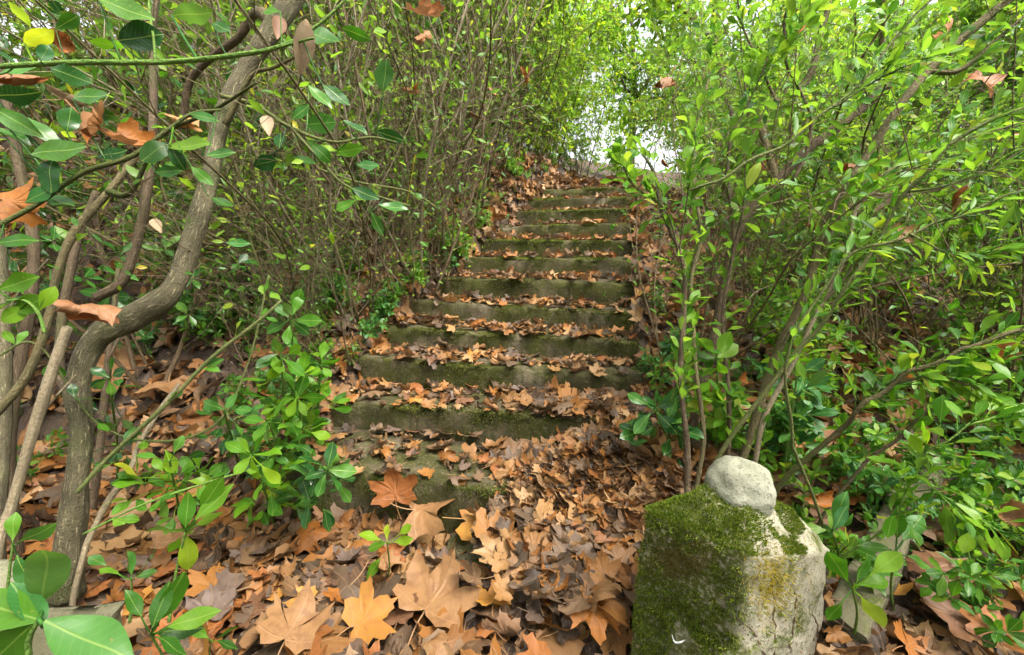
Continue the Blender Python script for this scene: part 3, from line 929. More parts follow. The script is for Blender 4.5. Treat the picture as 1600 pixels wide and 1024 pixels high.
def boulder(name, loc, rad, sq, seed, mat, label, cat, amp=.16, sub=5):
    import bmesh
    bm = bmesh.new(); bmesh.ops.create_icosphere(bm, subdivisions=sub, radius=1)
    for v in bm.verts:
        p = v.co.copy()
        n = mnoise.noise(p * 1.3 + Vector((seed, 2, 3))) * amp + mnoise.noise(p * 3.2 + Vector((seed, 7, 1))) * amp * .35 + mnoise.noise(p * 9 + Vector((seed, 1, 1))) * amp * .08
        v.co = Vector((p.x * sq[0], p.y * sq[1], p.z * sq[2])) * (rad * (1 + n))
    me = bpy.data.meshes.new(name); bm.to_mesh(me); bm.free()
    me.polygons.foreach_set('use_smooth', np.ones(len(me.polygons), bool)); me.materials.append(mat)
    o = bpy.data.objects.new(name, me); COL.objects.link(o); o.location = loc
    return tag(o, label, cat)


bc = at(1154, 763, CDC + .02)
bo = boulder('rounded_stone', bc, 50 * CDC / F_PX, (1.04, .98, .98), 4.2, BALL_MAT, 'smooth grey rounded stone sitting on top of the mossy pier', 'stone', .15)
bo.rotation_euler = (.05, .1, .4)
# white crescent feather on the pier
P = []
for q2 in catmull(np.array([(1050, 992), (1054, 1003), (1062, 1004), (1071, 1000)], float), 5):
    d = pp[:, :2] - q2; m = np.argmin((d ** 2).sum(1) + 1e6 * ((fn @ ray(*q2)) > -.1)); P.append(at(q2[0], q2[1], pp[m, 2] - .012))
b = MB(); tube(b, np.array(P), np.interp(np.linspace(0, 1, len(P)), [0, .3, .7, 1], [.0008, .0022, .0022, .0006]), 6)
wm, nt, nd, lk = new_mat('feather_white'); p_ = N(nt, 'ShaderNodeBsdfPrincipled', i_Roughness=.6); p_.inputs[0].default_value = (.7, .72, .72, 1); lk.new(p_.outputs[0], N(nt, 'ShaderNodeOutputMaterial').inputs[0])
tag(b.build('feather', wm), 'tiny white curled feather stuck on the mossy pier flank', 'feather')
P = []
boulder('bank_boulder', on_ground(425, 322) + [0, .1, -.03], .2, (1.1, .8, .8), 9.1, ROCK_MAT, 'pale boulder half sunk in the leaf covered bank', 'boulder', .2, 4)
boulder('mossy_rock', at(-20, 935, .95), .075, (.9, 1, 1), 2.7, ROCK_MAT, 'small yellowish rock at the edge of the stone block', 'rock', .2, 4)


def stone_block(name, p0, p1, width, height, mat, label, cat, seed):
    p0, p1 = np.array(p0, float), np.array(p1, float)
    ax = norm((p1 - p0) * [1, 1, 0]); L = np.linalg.norm((p1 - p0)[:2]); sd = np.array([-ax[1], ax[0], 0])
    r = .012
    prof = [(0, -.15), (0, 0)] + [(0, z) for z in np.linspace(.02, height - r, 6)] + [(r * .3, height - r * .3), (r, height)] + [(w, height) for w in np.linspace(.03, width - .02, 8)] + [(width - r, height), (width - r * .3, height - r * .3)] + [(width, z) for z in np.linspace(height - r, .0, 6)] + [(width, -.15)]
    prof = np.array(prof); M = max(12, int(L / .02)); n = len(prof); a = np.linspace(0, 1, M)
    base = p0 + (p1 - p0) * a[:, None]
    V = (base[:, None] + prof[None, :, :1] * sd + prof[None, :, 1:] * np.array([0, 0, 1.0])).reshape(-1, 3)
    for q in range(len(V)):
        V[q] += np.array([fbm(V[q] + seed, 9), fbm(V[q] + seed + 7, 9), fbm(V[q] + seed + 3, 11)]) * .008
    i, j = np.meshgrid(np.arange(M - 1), np.arange(n - 1), indexing='ij')
    mb = MB(); mb.add(V, np.stack([i * n + j, (i + 1) * n + j, (i + 1) * n + j + 1, i * n + j + 1], -1).reshape(-1, 4))
    for e in (0, M - 1):
        rg = V[e * n:(e + 1) * n]; mb.add(np.vstack([rg, rg.mean(0)]), None, [[n, t, (t + 1) % n] if e == 0 else [n, (t + 1) % n, t] for t in range(n)])
    return tag(mb.build(name, mat), label, cat)


q1 = at(203, 948, .98); zt = q1[2]; gb = zt - .2
q0 = q1 + np.array([-.75, -.08, 0])
stone_block('stone_block', (q1[0], q1[1] - .2, gb), (q0[0], q0[1] - .2, gb), -.2, .2, BLOCK_MAT, 'low rough granite block behind the big green leaves', 'stone block', 3)
ka = on_ground(1345, 1050); kb = on_ground(1468, 770)
stone_block('stone_kerb', ka + [0, 0, -.05], kb + [0, 0, -.04], .10, .17, BLOCK_MAT, 'low mossy stone kerb running back behind the pier', 'kerb', 8)


ba, bb_ = on_ground(690, 912), on_ground(862, 884)
stone_block('paving_slab', ba + [0, 0, -.05], bb_ + [0, 0, -.045], .2, .10, STEP_MAT, 'half buried stone slab showing among leaves below the lowest step', 'slab', 5)


# ------------------------------------------------------------------ branches that can be followed in the photograph
def branch_path(pts, d0, d1, per=8, ds=None):
    n = len(pts)
    dd = np.array(ds) if ds is not None else np.linspace(d0, d1, n)
    return catmull(np.array([at(p[0], p[1], d) for p, d in zip(pts, dd)]), per), dd


def hero_branch(root, part, pts, rpx, d0, d1, mat, sides=10, bump=0.0, ds=None, wob=.0, rooted=False):
    P, dd = branch_path(pts, d0, d1, 8, ds)
    rp = np.interp(np.linspace(0, 1, len(P)), np.linspace(0, 1, len(rpx)), rpx)
    cd = to_px(P)[:, 2]
    if wob:
        k = np.linspace(0, 1, len(P)) * 17
        P = P + wob * np.stack([np.sin(k * 1.3), np.cos(k * .9), np.sin(k * 1.7 + 1)], -1)
    if rooted:
        h = P[0][2] - float(ground(P[0][0], P[0][1]))
        if h > .02:
            dd_ = norm((P[3] - P[0]) * [1, 1, 0]); G = P[0] - dd_ * h * .35; G[2] = float(ground(G[0], G[1])) - .04
            m = (G + P[0]) / 2 - dd_ * h * .08
            pre = catmull(np.array([G, m, P[0]]), 5)[:-1]
            P = np.vstack([pre, P]); rp = np.concatenate([np.full(len(pre), rp[0]), rp]); cd = to_px(P)[:, 2]
    b = MB(); o0 = np.array(root.location)
    q = to_px(P)[:, :2]; tg = norm(np.gradient(q, axis=0))
    ox, oy = (q[:, 0] - 800) / F_PX, (q[:, 1] - 512) / F_PX
    tube(b, P - o0, rp * cd / F_PX / np.sqrt(1 + (ox * tg[:, 1] - oy * tg[:, 0]) ** 2) * (.8 if rpx[0] < 20 else .70), sides, bump)
    b.build(part, mat, root)
    return P


def root_at(name, P, label, cat, group=None):
    return empty(name, tuple(P), label, cat, group)


def pic_leaf(root, px, py, ln, ang, cd, mat, kind='obovate', to=None, tilt=.35, pick=None, b=None, own=True):
    """one leaf whose middle is at the pixel, with a stalk to the point `to`"""
    a = R(ang)
    c = at(px, py, cd); u = at(px + 50 * math.cos(a), py - 50 * math.sin(a), cd) - c; u = norm(u)
    S = ln * cd / F_PX
    nn = norm(-ray(px, py)) + np.array([0, 0, .45]) + RNG.normal(0, tilt, 3)
    u = norm(u + norm(ray(px, py)) * RNG.normal(0, .3))
    base = c - u * S * .5
    bb = b or MB(); o0 = np.array(root.location) if root is not None else np.zeros(3)
    put_leaves(bb, GT_HI[kind], [base - u * S * .08 - o0], [u], [nn], [S], [int(RNG.integers(0, 4)) if pick is None else pick])
    if to is not None and np.linalg.norm(to - base) < .35:
        mid = (base + to) / 2 + np.array([0, 0, -.004])
        tube(bb, catmull(np.array([to, mid, base]), 3) - o0, .0016 * max(.6, S / .07), 4)
    if b is None: return bb.build('leaf', mat, root)


def nearest(P, px, py):
    q = to_px(P)[:, :2]
    return P[np.argmin(((q - [px, py]) ** 2).sum(1))]


# the crooked trunk
P0 = on_ground(108, 905)
crook = root_at('crooked_tree', P0, 'crooked grey brown trunk bending beside the stairs, glossy dark leaves above', 'tree')
PT = hero_branch(crook, 'trunk', [(100, 930), (108, 860), (118, 770), (128, 680), (122, 600), (150, 530), (215, 492), (268, 455), (298, 380), (325, 290), (345, 195), (380, 115), (430, 40), (470, -30), (500, -120)], [52, 37, 30, 29, 30, 32, 30, 28, 25, 23, 22, 24, 30, 24, 18], 0, 0, BARK_TRUNK, 24, .07,
                 ds=np.array([1.2, 1.19, 1.19, 1.2, 1.22, 1.24, 1.26, 1.28, 1.32, 1.36, 1.4, 1.44, 1.46, 1.5, 1.55]))
b1 = hero_branch(crook, 'branch', [(150, 466), (190, 440), (212, 385), (228, 310), (236, 240), (240, 150), (238, 60), (250, -40)], [11, 11, 12, 11, 10, 9, 8, 7], 1.3, 1.42, BARK_DARK, 9, .05)
b2 = hero_branch(crook, 'branch', [(430, 40), (400, 20), (372, 60), (330, 90), (296, 130), (285, 200)], [12, 11, 10, 10, 9, 7], 1.46, 1.7, BARK_DARK, 8, .05)
b3 = hero_branch(crook, 'branch', [(352, 195), (392, 120), (430, 105), (470, 85)], [8, 5, 4, 3], 1.36, 1.25, BARK_OLIVE, 7)
b4 = hero_branch(crook, 'branch', [(128, 640), (100, 600), (90, 690), (92, 760), (95, 880)][:2] + [(92, 560), (100, 480), (120, 380), (150, 300)], [14, 13, 12, 11, 9, 8], 1.28, 1.5, BARK_DARK, 8, .04)
# dead pale pole and thinner poles at the left edge
for pts, rp, d0, d1, mat, lab in (
        (((2, 830), (18, 790), (50, 680), (78, 590), (105, 512)), (12, 12, 13, 13, 12), 1.02, 1.12, BARK_PALE, 'dead bleached pole with broken top before the crooked trunk'),
        (((-20, 660), (40, 590), (75, 500), (88, 430), (118, 360), (170, 300), (215, 240)), (11, 11, 10, 10, 10, 9, 8), 1.1, 1.3, BARK_OLIVE, 'slim olive stem sloping behind the bleached pole'),
        (((5, 720), (8, 620), (6, 500), (0, 400), (-20, 250)), (16, 16, 15, 15, 14), 1.35, 1.5, BARK_TRUNK, 'grey stem at the picture edge behind the bleached pole'),
        (((48, 470), (52, 380), (28, 250), (10, 160), (-10, 60)), (14, 14, 13, 12, 11), 1.6, 1.75, BARK_DARK, 'brown stem rising beyond the olive stem'),
        (((135, 850), (165, 790), (205, 730), (215, 700), (250, 640), (280, 600)), (7, 7, 6, 6, 5, 4), 1.2, 1.45, BARK_PALE, 'thin pale dead stick propped right of the crooked trunk'),
        (((125, 930), (150, 750), (170, 560), (185, 420)), (10, 9, 8, 6), 1.6, 1.75, BARK_DARK, 'thin dark stem directly behind the crooked trunk')):
    P, dd = branch_path(pts, d0, d1)
    rt = root_at('slim_stem' if 'pole' not in lab else 'dead_pole', P[0], lab, 'stem')
    hero_branch(rt, 'stem', pts, rp, d0, d1, mat, 9, .05, rooted=True)
    if 'olive' in lab:
        hero_branch(rt, 'side_shoot', [(170, 300), (205, 300), (250, 215), (330, 175), (400, 130)], [7, 6, 5, 4, 3], 1.25, 1.05, STEM_OLIVE, 7)
    else:
        q = pts[len(pts) // 2]; hero_branch(rt, 'side_shoot', [q, (q[0] + 25, q[1] - 45), (q[0] + 70, q[1] - 95)], [4, 3, 2], (d0 + d1) / 2, d1, mat, 6)

# green shoots with leaves that hang in front on the left
shoot = root_at('leafy_shoot', at(-60, 112, .80), 'long green shoot crossing level in front of the crooked trunk, round leaves', 'shoot')
S1 = hero_branch(shoot, 'stem', [(-60, 112), (0, 104), (120, 98), (260, 97), (380, 85), (440, 72), (482, 50), (530, 10), (560, -30)], [6, 6, 6, 6, 5.5, 5, 4, 3.5, 3], .80, .80, STEM_GREEN, 9)
hero_branch(shoot, 'side_shoot', [(243, 96), (240, 60), (234, 20), (232, -30)], [3, 3, 3, 2.5], .8, .84, STEM_GREEN, 7)
hero_branch(shoot, 'side_shoot', [(440, 73), (470, 65), (490, 60)], [3.5, 3, 2.5], .8, .78, STEM_GREEN, 7)
for px, py, ln, ang, mt, kd in ((502, 57, 58, -10, G_MID, 'round'), (556, 53, 46, -25, G_MID, 'ellip'), (60, 60, 60, 20, G_BRIGHT, 'ellip'), (110, 118, 66, -20, G_DARK, 'ellip'), (70, 83, 28, 60, G_BLUE, 'round'), (30, 108, 60, 15, G_BLUE, 'ellip'), (195, 12, 80, -15, G_DARK, 'ellip'), (300, 22, 72, 5, G_BLUE, 'ellip'), (345, 42, 44, -20, G_DARK, 'ellip'), (220, 58, 60, 10, G_DARK, 'round'), (525, 148, 52, -35, G_DARK, 'ellip'), (105, 35, 40, 30, G_MID, 'obovate'), (420, 15, 40, 170, G_MID, 'ellip')):
    pic_leaf(shoot, px, py, ln, ang, .80 + RNG.uniform(-.03, .05), mt, kd, nearest(S1, px, py), .3)
mid_shoot = root_at('leafy_shoot', at(-40, 380, .9), 'olive shoot rising from the picture edge to a dark leaf tuft by the trunk', 'shoot')
S2 = hero_branch(mid_shoot, 'stem', [(-40, 380), (0, 352), (60, 318), (130, 270), (205, 245), (260, 205), (300, 178), (345, 172)], [6, 6, 6, 6, 6, 5, 4, 3], .92, .98, STEM_OLIVE, 8)
for px, py, ln, ang, mt, kd in ((239, 237, 46, 40, G_MID, 'round'), (318, 182, 36, -10, G_BLUE, 'ellip'), (295, 226, 66, 10, G_MID, 'ellip'), (275, 245, 40, -60, G_DARK, 'obovate'), (262, 268, 42, 5, G_DARK, 'ellip'), (316, 275, 40, -40, G_MID, 'ellip'), (345, 240, 40, 10, G_DARK, 'ellip'), (175, 240, 46, 15, G_DARK, 'ellip'), (90, 235, 80, 10, G_DARK, 'ellip'), (75, 275, 52, 100, G_DARK, 'round'), (60, 305, 44, 30, G_BLUE, 'obovate'), (108, 187, 40, 80, G_DARK, 'round'), (50, 195, 76, -25, G_DARK, 'ellip'), (160, 178, 46, -15, G_MID, 'ellip'), (90, 312, 56, -10, G_DARK, 'ellip'), (20, 208, 48, -20, G_DARK, 'ellip'), (345, 315, 40, -20, G_MID, 'obovate'), (372, 380, 34, 0, G_BLUE, 'ellip'), (20, 375, 56, 10, G_MID, 'ellip'), (20, 150, 70, 0, G_DARK, 'ellip'), (25, 190, 70, -30, G_DARK, 'ellip'), (140, 150, 62, 10, G_DARK, 'ellip')):
    pic_leaf(mid_shoot, px, py, ln, ang, .93 + RNG.uniform(-.05, .06), mt, kd, nearest(S2, px, py), .35)
far_shoot = root_at('leafy_shoot', at(345, 150, 1.3), 'dark leaved shoot reaching from the crooked trunk across the bare stems', 'shoot')
S4 = hero_branch(far_shoot, 'stem', [(345, 150), (400, 165), (455, 200), (520, 222), (580, 215), (630, 225)], [5, 4, 4, 3, 2.5, 2], 1.36, 1.45, STEM_OLIVE, 7)
S5 = hero_branch(far_shoot, 'side_shoot', [(455, 200), (500, 250), (540, 290), (600, 310), (640, 322)], [3, 3, 2.5, 2, 2], 1.39, 1.5, STEM_OLIVE, 6)
for px, py, ln, ang, mt, kd in ((610, 213, 48, -20, G_DARK, 'ellip'), (502, 193, 44, 5, G_DARK, 'round'), (555, 198, 44, -25, G_DARK, 'ellip'), (545, 235, 46, 10, G_MID, 'ellip'), (500, 236, 44, -40, G_MID, 'obovate'), (437, 218, 42, 90, G_DARK, 'ellip'), (508, 230, 34, 0, G_LIGHT, 'ellip'), (575, 258, 34, 0, G_BLUE, 'ellip'), (415, 255, 36, 10, G_DARK, 'round'), (500, 150, 52, -40, G_DARK, 'ellip'), (475, 250, 40, 160, G_MID, 'ellip'), (570, 302, 46, -20, G_DARK, 'ellip'), (615, 323, 44, -5, G_DARK, 'ellip'), (600, 118, 46, 88, G_MID, 'round'), (540, 320, 36, 200, G_MID, 'obovate'), (660, 243, 22, 0, G_LIGHT, 'ellip'), (470, 175, 36, 40, G_DARK, 'ellip'), (590, 350, 40, -60, G_MID, 'ellip')):
    pic_leaf(far_shoot, px, py, ln, ang, 1.4 + RNG.uniform(-.04, .06), mt, kd, nearest(S4 if py < 240 else S5, px, py), .35)
pale_shoot = root_at('leafy_shoot', at(70, 520, .86), 'yellow green leaf tuft before the bend of the crooked trunk', 'shoot')
S3 = hero_branch(pale_shoot, 'stem', [(70, 520), (60, 490), (40, 470), (10, 470)], [5, 4, 3, 2.5], .86, .86, STEM_GREEN, 7)
for px, py, ln, ang, mt in ((25, 443, 62, 20, G_LIGHT), (15, 468, 60, 190, G_MID), (40, 478, 62, 30, G_LIGHT), (72, 468, 42, 60, G_BRIGHT), (25, 490, 50, 200, G_BRIGHT)):
    pic_leaf(pale_shoot, px, py, ln, ang, .86, mt, 'obovate', nearest(S3, px, py), .3)

# green diagonal runners in the lower left
for pts, rp, d0, d1, mat, lab in (
        (((120, 770), (170, 715), (262, 630), (330, 560), (400, 505), (440, 470)), (5, 5, 5, 4.5, 4, 3), 1.12, 1.3, STEM_OLIVE, 'straight olive green runner slanting up from the crooked trunk'),
        (((130, 835), (220, 790), (320, 755), (400, 730), (440, 700)), (2, 2, 2, 2, 2), 1.1, 1.25, STEM_GREEN, 'wiry green runner low in front of the lowest step'),
        (((-10, 560), (60, 540), (150, 660), (250, 690), (340, 660), (390, 560), (420, 430)), (2.5,) * 7, 1.1, 1.4, STEM_OLIVE, 'wiry olive runner looping round the crooked trunk'),
        (((500, 265), (560, 285), (640, 300), (690, 330)), (2.2, 2, 2, 1.6), 1.7, 1.9, STEM_OLIVE, 'thin olive runner hanging across the bare stems')):
    P, dd = branch_path(pts, d0, d1)
    rt = root_at('green_runner', P[0], lab, 'runner')
    PP = hero_branch(rt, 'stem', pts, rp, d0, d1, mat, 6)
    b = MB(); o0 = np.array(rt.location)
    for q in range(4, len(PP), 6):
        for sgn in (1, -1):
            Dq = norm(PP[min(q + 1, len(PP) - 1)] - PP[q] + sgn * .6 * np.cross(norm(PP[min(q + 1, len(PP) - 1)] - PP[q]), [0, 0, 1]) * .03 + RNG.normal(0, .01, 3))
            put_leaves(b, GT_HI['obovate'], [PP[q] - o0], [Dq], [RNG.normal(0, .3, 3) + [0, -.4, 1]], [RNG.uniform(.04, .065)])
    b.build('foliage', G_MID, rt)


def sprig(cx, cy, cd, spec, root_px, mat, label, kind='obovate', name='leafy_sprig', stem_mat=STEM_GREEN, rpx=3, group=None):
    """a leaf rosette seen at a pixel: spec = (length px, angle[, reach px[, material]])"""
    c = at(cx, cy, cd)
    g = on_ground(*root_px) if len(root_px) == 2 else at(*root_px)
    rt = root_at(name, g, label, 'sprig', group)
    o0 = np.array(rt.location)
    P = catmull(np.array([g - [0, 0, .02], g * .55 + c * .45 + RNG.normal(0, .012, 3), c]), 8)
    b = MB(); tube(b, P - o0, np.linspace(.9, .5, len(P)) * rpx * cd / F_PX, 7); b.build('stem', stem_mat, rt)
    for sp in spec:
        ln, ang = sp[0], sp[1]; rch = sp[2] if len(sp) > 2 and sp[2] else ln * .58; mt = sp[3] if len(sp) > 3 else mat
        if cd > .55: ln *= RNG.uniform(.68, .95); rch *= RNG.uniform(.75, 1.1); ang += RNG.normal(0, 14)
        a = R(ang)
        pic_leaf(rt, cx + rch * math.cos(a), cy - rch * math.sin(a), ln, ang, cd + RNG.uniform(-.03, .03), mt, kind, c, .6)
    if name == 'leafy_sprig' and cd > 1.05:
        b = MB(); ls = np.mean([x[0] for x in spec]) * cd / F_PX
        for i in RNG.integers(7, len(P) - 2, 16):
            dq = norm(RNG.normal(0, 1, 3) + [0, 0, .25]); e = P[i] + dq * RNG.uniform(.02, .10)
            tube(b, np.array([P[i], (P[i] + e) / 2 + [0, 0, .006], e]) - o0, .0013, 4)
            for _ in range(3): put_leaves(b, GT_HI[kind], [e - o0], [dq + RNG.normal(0, .7, 3)], [RNG.normal(0, .35, 3) + [0, -.2, 1]], [ls * RNG.uniform(.55, .95)])
        b.build('foliage', mat, rt)
    return rt


sprig(60, 968, .42, ((135, 78, 82), (125, 165, 62, G_MID), (130, 222, 62, G_MID), (150, -22, 84), (90, 120, 30)), (70, 1120, .42), G_BLUE, 'large blue green leaf rosette close by, in front of the granite block', 'ellip', rpx=6)
sprig(235, 990, .62, ((110, 60, 66), (100, 35, 90), (80, 100, 50), (70, 140, 50), (80, 10, 60), (60, -20, 40)), (215, 1100, .62), G_MID, 'light green serrated leaf sprig right of the granite block', 'ellip')
sprig(290, 830, .85, ((80, 55, 60, G_LIGHT), (62, 10, 45), (66, -95, 35), (70, 150, 30), (60, 80, 35), (76, 25, 75, G_LIGHT), (50, 215, 30)), (262, 960, .85), G_BRIGHT, 'pale green ragged leaf sprig before the leaf covered ground', 'ellip')
sprig(205, 905, .8, ((46, 85, 30), (36, 170, 40, G_MID), (36, 190, 70, G_MID), (34, 0, 25, G_MID), (40, 30, 50, G_DARK)), (200, 960, .82), G_BLUE, 'small leaf sprig behind the granite block, upright leaf on top', 'obovate', rpx=2.5)
sprig(20, 850, .8, ((50, 95, 25, G_MID), (70, 10, 40, G_DARK), (60, -30, 50, G_DARK)), (5, 960, .8), G_MID, 'dark leaf sprig between bleached pole and granite block', 'obovate')
sprig(330, 1000, .75, ((46, 10, 30), (50, 30, 30), (40, 160, 25)), (325, 1050), G_MID, 'low dark sprig at the bottom edge left of the big tan leaf', 'ellip', rpx=2)
sprig(605, 848, 1.17, ((42, 152, 30), (40, 40, 40), (40, 186, 22), (40, -8, 28), (24, 80, 20)), (596, 905), G_LIGHT, 'single pale green seedling growing in the open leaf litter', 'obovate', name='seedling', rpx=2.2)
sprig(512, 735, 1.3, ((48, 150), (50, 95), (46, 50), (50, 5), (44, -50), (44, -110), (40, 200), (34, 70)), (478, 800), G_DARK, 'dark glossy leaf star at the left end of the lowest step')
sprig(394, 712, 1.2, ((52, 20), (40, 75), (50, 165), (46, 215), (52, -85, 22), (44, -55, 45, G_LIGHT), (40, 120)), (430, 830), G_BRIGHT, 'bright leaf rosette with one yellow leaf, left of the lowest step')
sprig(265, 720, 1.15, ((48, -85, 2), (40, 170, 40, G_DARK), (40, 10, 45, G_DARK), (36, 60, 30, G_DARK)), (290, 840), G_BRIGHT, 'small sprig with one hanging round leaf beside the crooked trunk', 'obovate')
sprig(455, 500, 1.45, ((44, 60), (46, 20), (40, -30), (46, 200), (40, 140), (40, -90), (50, 90)), (470, 720), G_MID, 'mid green rosette left of the third step, top of its clump')
sprig(440, 560, 1.4, ((44, 40), (46, -20), (40, -80), (46, 190), (40, 120)), (455, 720), G_BRIGHT, 'bright rosette left of the second step, under a darker one')
sprig(420, 660, 1.3, ((44, 10), (46, 60), (44, 170), (40, 220), (40, -70)), (440, 760), G_MID, 'mid green rosette left of the second riser, lowest of its clump')
sprig(500, 570, 1.55, ((34, 20), (36, 80), (34, 140), (34, 200), (30, -60)), (480, 690), G_BRIGHT, 'small bright rosette touching the left end of the second step')
sprig(465, 620, 1.4, ((40, 0), (40, 60), (42, 130), (38, 190), (38, -60), (36, -110)), (470, 745), G_BRIGHT, 'bright rosette in the middle of the left clump by the steps')
sprig(350, 640, 1.2, ((46, 0, 30, G_DARK), (46, 60, 20, G_BLUE), (40, 170), (40, -30, 50, G_DARK)), (380, 740), G_DARK, 'dark spreading sprig between crooked trunk and the left clump')
sprig(170, 590, 1.1, ((34, 20), (34, 70), (34, 160), (30, -60), (30, -110), (30, 200)), (180, 760), G_DARK, 'dark little sprig growing against the crooked trunk')
sprig(1022, 640, 1.42, ((50, 160), (46, 205), (54, 245), (52, -50), (44, 15), (40, 60)), (1070, 730), G_DARK, 'dark leaf rosette between stairs and pier, lowest of its shrub')
sprig(1332, 918, .93, ((70, 110, 42), (56, 60, 40), (64, 8, 40), (76, -58, 45), (66, 28, 75), (58, 215, 48)), (1330, 1010), G_BRIGHT, 'bright leaf rosette leaning on the side of the mossy pier', 'obovate')
sprig(1400, 860, 1.0, ((70, 30, 42, G_BLUE), (56, 150, 40), (60, 100, 40), (60, -20, 45, G_MID)), (1400, 960), G_BRIGHT, 'blue green sprig over the stone kerb behind the pier', 'ellip')
sprig(1300, 830, 1.15, ((50, 60, 30, G_BLUE), (60, 100, 40, G_BLUE), (50, 200, 30), (40, 0, 30)), (1320, 910), G_MID, 'blue green upright sprig behind the pier shoulder', 'ellip')
sprig(1245, 590, 1.45, ((52, 15), (50, 60), (56, -30), (40, 120), (44, 170)), (1220, 760), G_BLUE, 'blue green rosette above and behind the rounded stone', 'obovate')
sprig(1120, 560, 1.45, ((50, 70), (46, 20), (50, 130), (46, 180), (40, -60), (44, 100)), (1115, 720), G_BRIGHT, 'bright rosette right of the third step, above the pier')

# long stems on the right
RIGHT = (
    (((1130, 820), (1195, 600), (1230, 520), (1262, 440), (1300, 335), (1365, 220), (1450, 112), (1530, 40), (1600, -25)), (11, 11, 11, 10.5, 10, 10, 10, 10, 9), 1.75, 1.5, BARK_OLIVE, 'long straight olive stem slanting right across the thicket', [((1262, 440), (1320, 330), (1420, 250), (1600, 190)), ((1450, 112), (1500, 110), (1560, 60), (1640, -10))]),
    (((1110, 560), (1140, 395), (1175, 330), (1215, 280), (1290, 215), (1350, 165), (1395, 132), (1450, 105), (1500, 70)), (12, 12, 12, 12, 11, 11, 11, 8, 6), 2.0, 1.9, BARK_BROWN, 'thick brown limb with a dark upright spur crossing behind the olive stem', [((1395, 132), (1382, 100), (1378, 60), (1380, 15), (1385, -30))]),
    (((1213, 283), (1200, 240), (1192, 200), (1215, 165), (1255, 130), (1276, 85), (1290, 30), (1300, -30)), (10, 10, 9, 10, 9, 8, 7, 6), 1.97, 2.15, BARK_OLIVE, 'pale forked limb rising behind the canopy gap', [((1215, 165), (1200, 130), (1190, 105), (1160, 40), (1150, -20))]),
    (((1240, 285), (1268, 200), (1250, 140), (1225, 85), (1230, 30), (1235, -20)), (5, 5, 4.5, 4, 3.5, 3), 1.7, 1.6, BARK_BROWN, 'thin dark zigzag stem before the pale forked limb', [((1225, 85), (1240, 60), (1260, 20))]),
    (((1075, 760), (1068, 640), (1062, 560), (1072, 470), (1060, 400), (1030, 300), (1005, 240)), (8, 7, 7, 6, 6, 5, 3), 1.55, 1.7, BARK_BROWN, 'upright brown stem behind the stair ends, nearest the steps', [((1062, 400), (1040, 330), (990, 290), (970, 250)), ((1060, 400), (1075, 300), (1085, 220))]),
    (((1090, 760), (1098, 660), (1085, 560), (1080, 460), (1092, 380), (1085, 300), (1090, 190), (1110, 100)), (6, 6, 6, 5, 5, 4, 4, 3), 1.6, 1.8, BARK_OLIVE, 'second upright stem behind the stair ends, with a long tip', [((1085, 300), (1120, 250), (1170, 160), (1200, 90))]),
    (((1130, 760), (1140, 640), (1130, 520), (1142, 400), (1140, 260), (1142, 170)), (6, 6, 5, 5, 5, 4), 1.7, 1.9, BARK_BROWN, 'straight thin brown stem with a cut top above the pier', [((1142, 400), (1160, 330), (1165, 250))]),
    (((1170, 760), (1200, 640), (1290, 470), (1340, 330), (1380, 300)), (7, 7, 6, 5, 4), 1.6, 1.5, BARK_PALE, 'greyish stem leaning right above the rounded stone', [((1290, 470), (1330, 420), (1350, 350))]),
    (((1310, 680), (1340, 640), (1400, 598), (1470, 560), (1540, 535), (1640, 505)), (7, 7, 6, 6, 5, 5), 1.45, 1.2, BARK_OLIVE, 'low arching stem sweeping right, upper of two', [((1400, 598), (1450, 590), (1520, 600))]),
    (((1360, 720), (1440, 650), (1500, 600), (1560, 570), (1640, 548)), (5, 5, 4, 4, 4), 1.5, 1.3, BARK_BROWN, 'low arching stem sweeping right, lower of two', [((1500, 600), (1540, 610), (1600, 640))]),
    (((1240, 560), (1330, 440), (1420, 300), (1500, 215), (1640, 155)), (6, 6, 5, 5, 4), 1.4, 1.15, STEM_OLIVE, 'long green rod sweeping to the picture edge under the olive stem', [((1420, 300), (1480, 290), (1560, 260), (1640, 240))]),
    (((1240, 700), (1230, 560), (1310, 420), (1420, 365), (1520, 330), (1640, 280)), (4, 4, 4, 3.5, 3, 3), 1.35, 1.1, STEM_OLIVE, 'thin green rod arching low to the picture edge', [((1420, 365), (1500, 400), (1600, 380))]),
    (((1080, 300), (1180, 250), (1300, 170), (1400, 60), (1470, -20)), (3.5, 3.5, 3, 3, 2.5), 1.35, 1.25, STEM_OLIVE, 'thin green rod rising right across the pale forked limb', [((1300, 170), (1380, 120), (1450, 90))]),
    (((1390, 830), (1430, 740), (1500, 670), (1640, 640)), (3.5, 3, 3, 2.5), 1.15, 1.0, STEM_GREEN, 'green runner arching over the stone kerb', [((1430, 740), (1480, 780), (1560, 830))]))
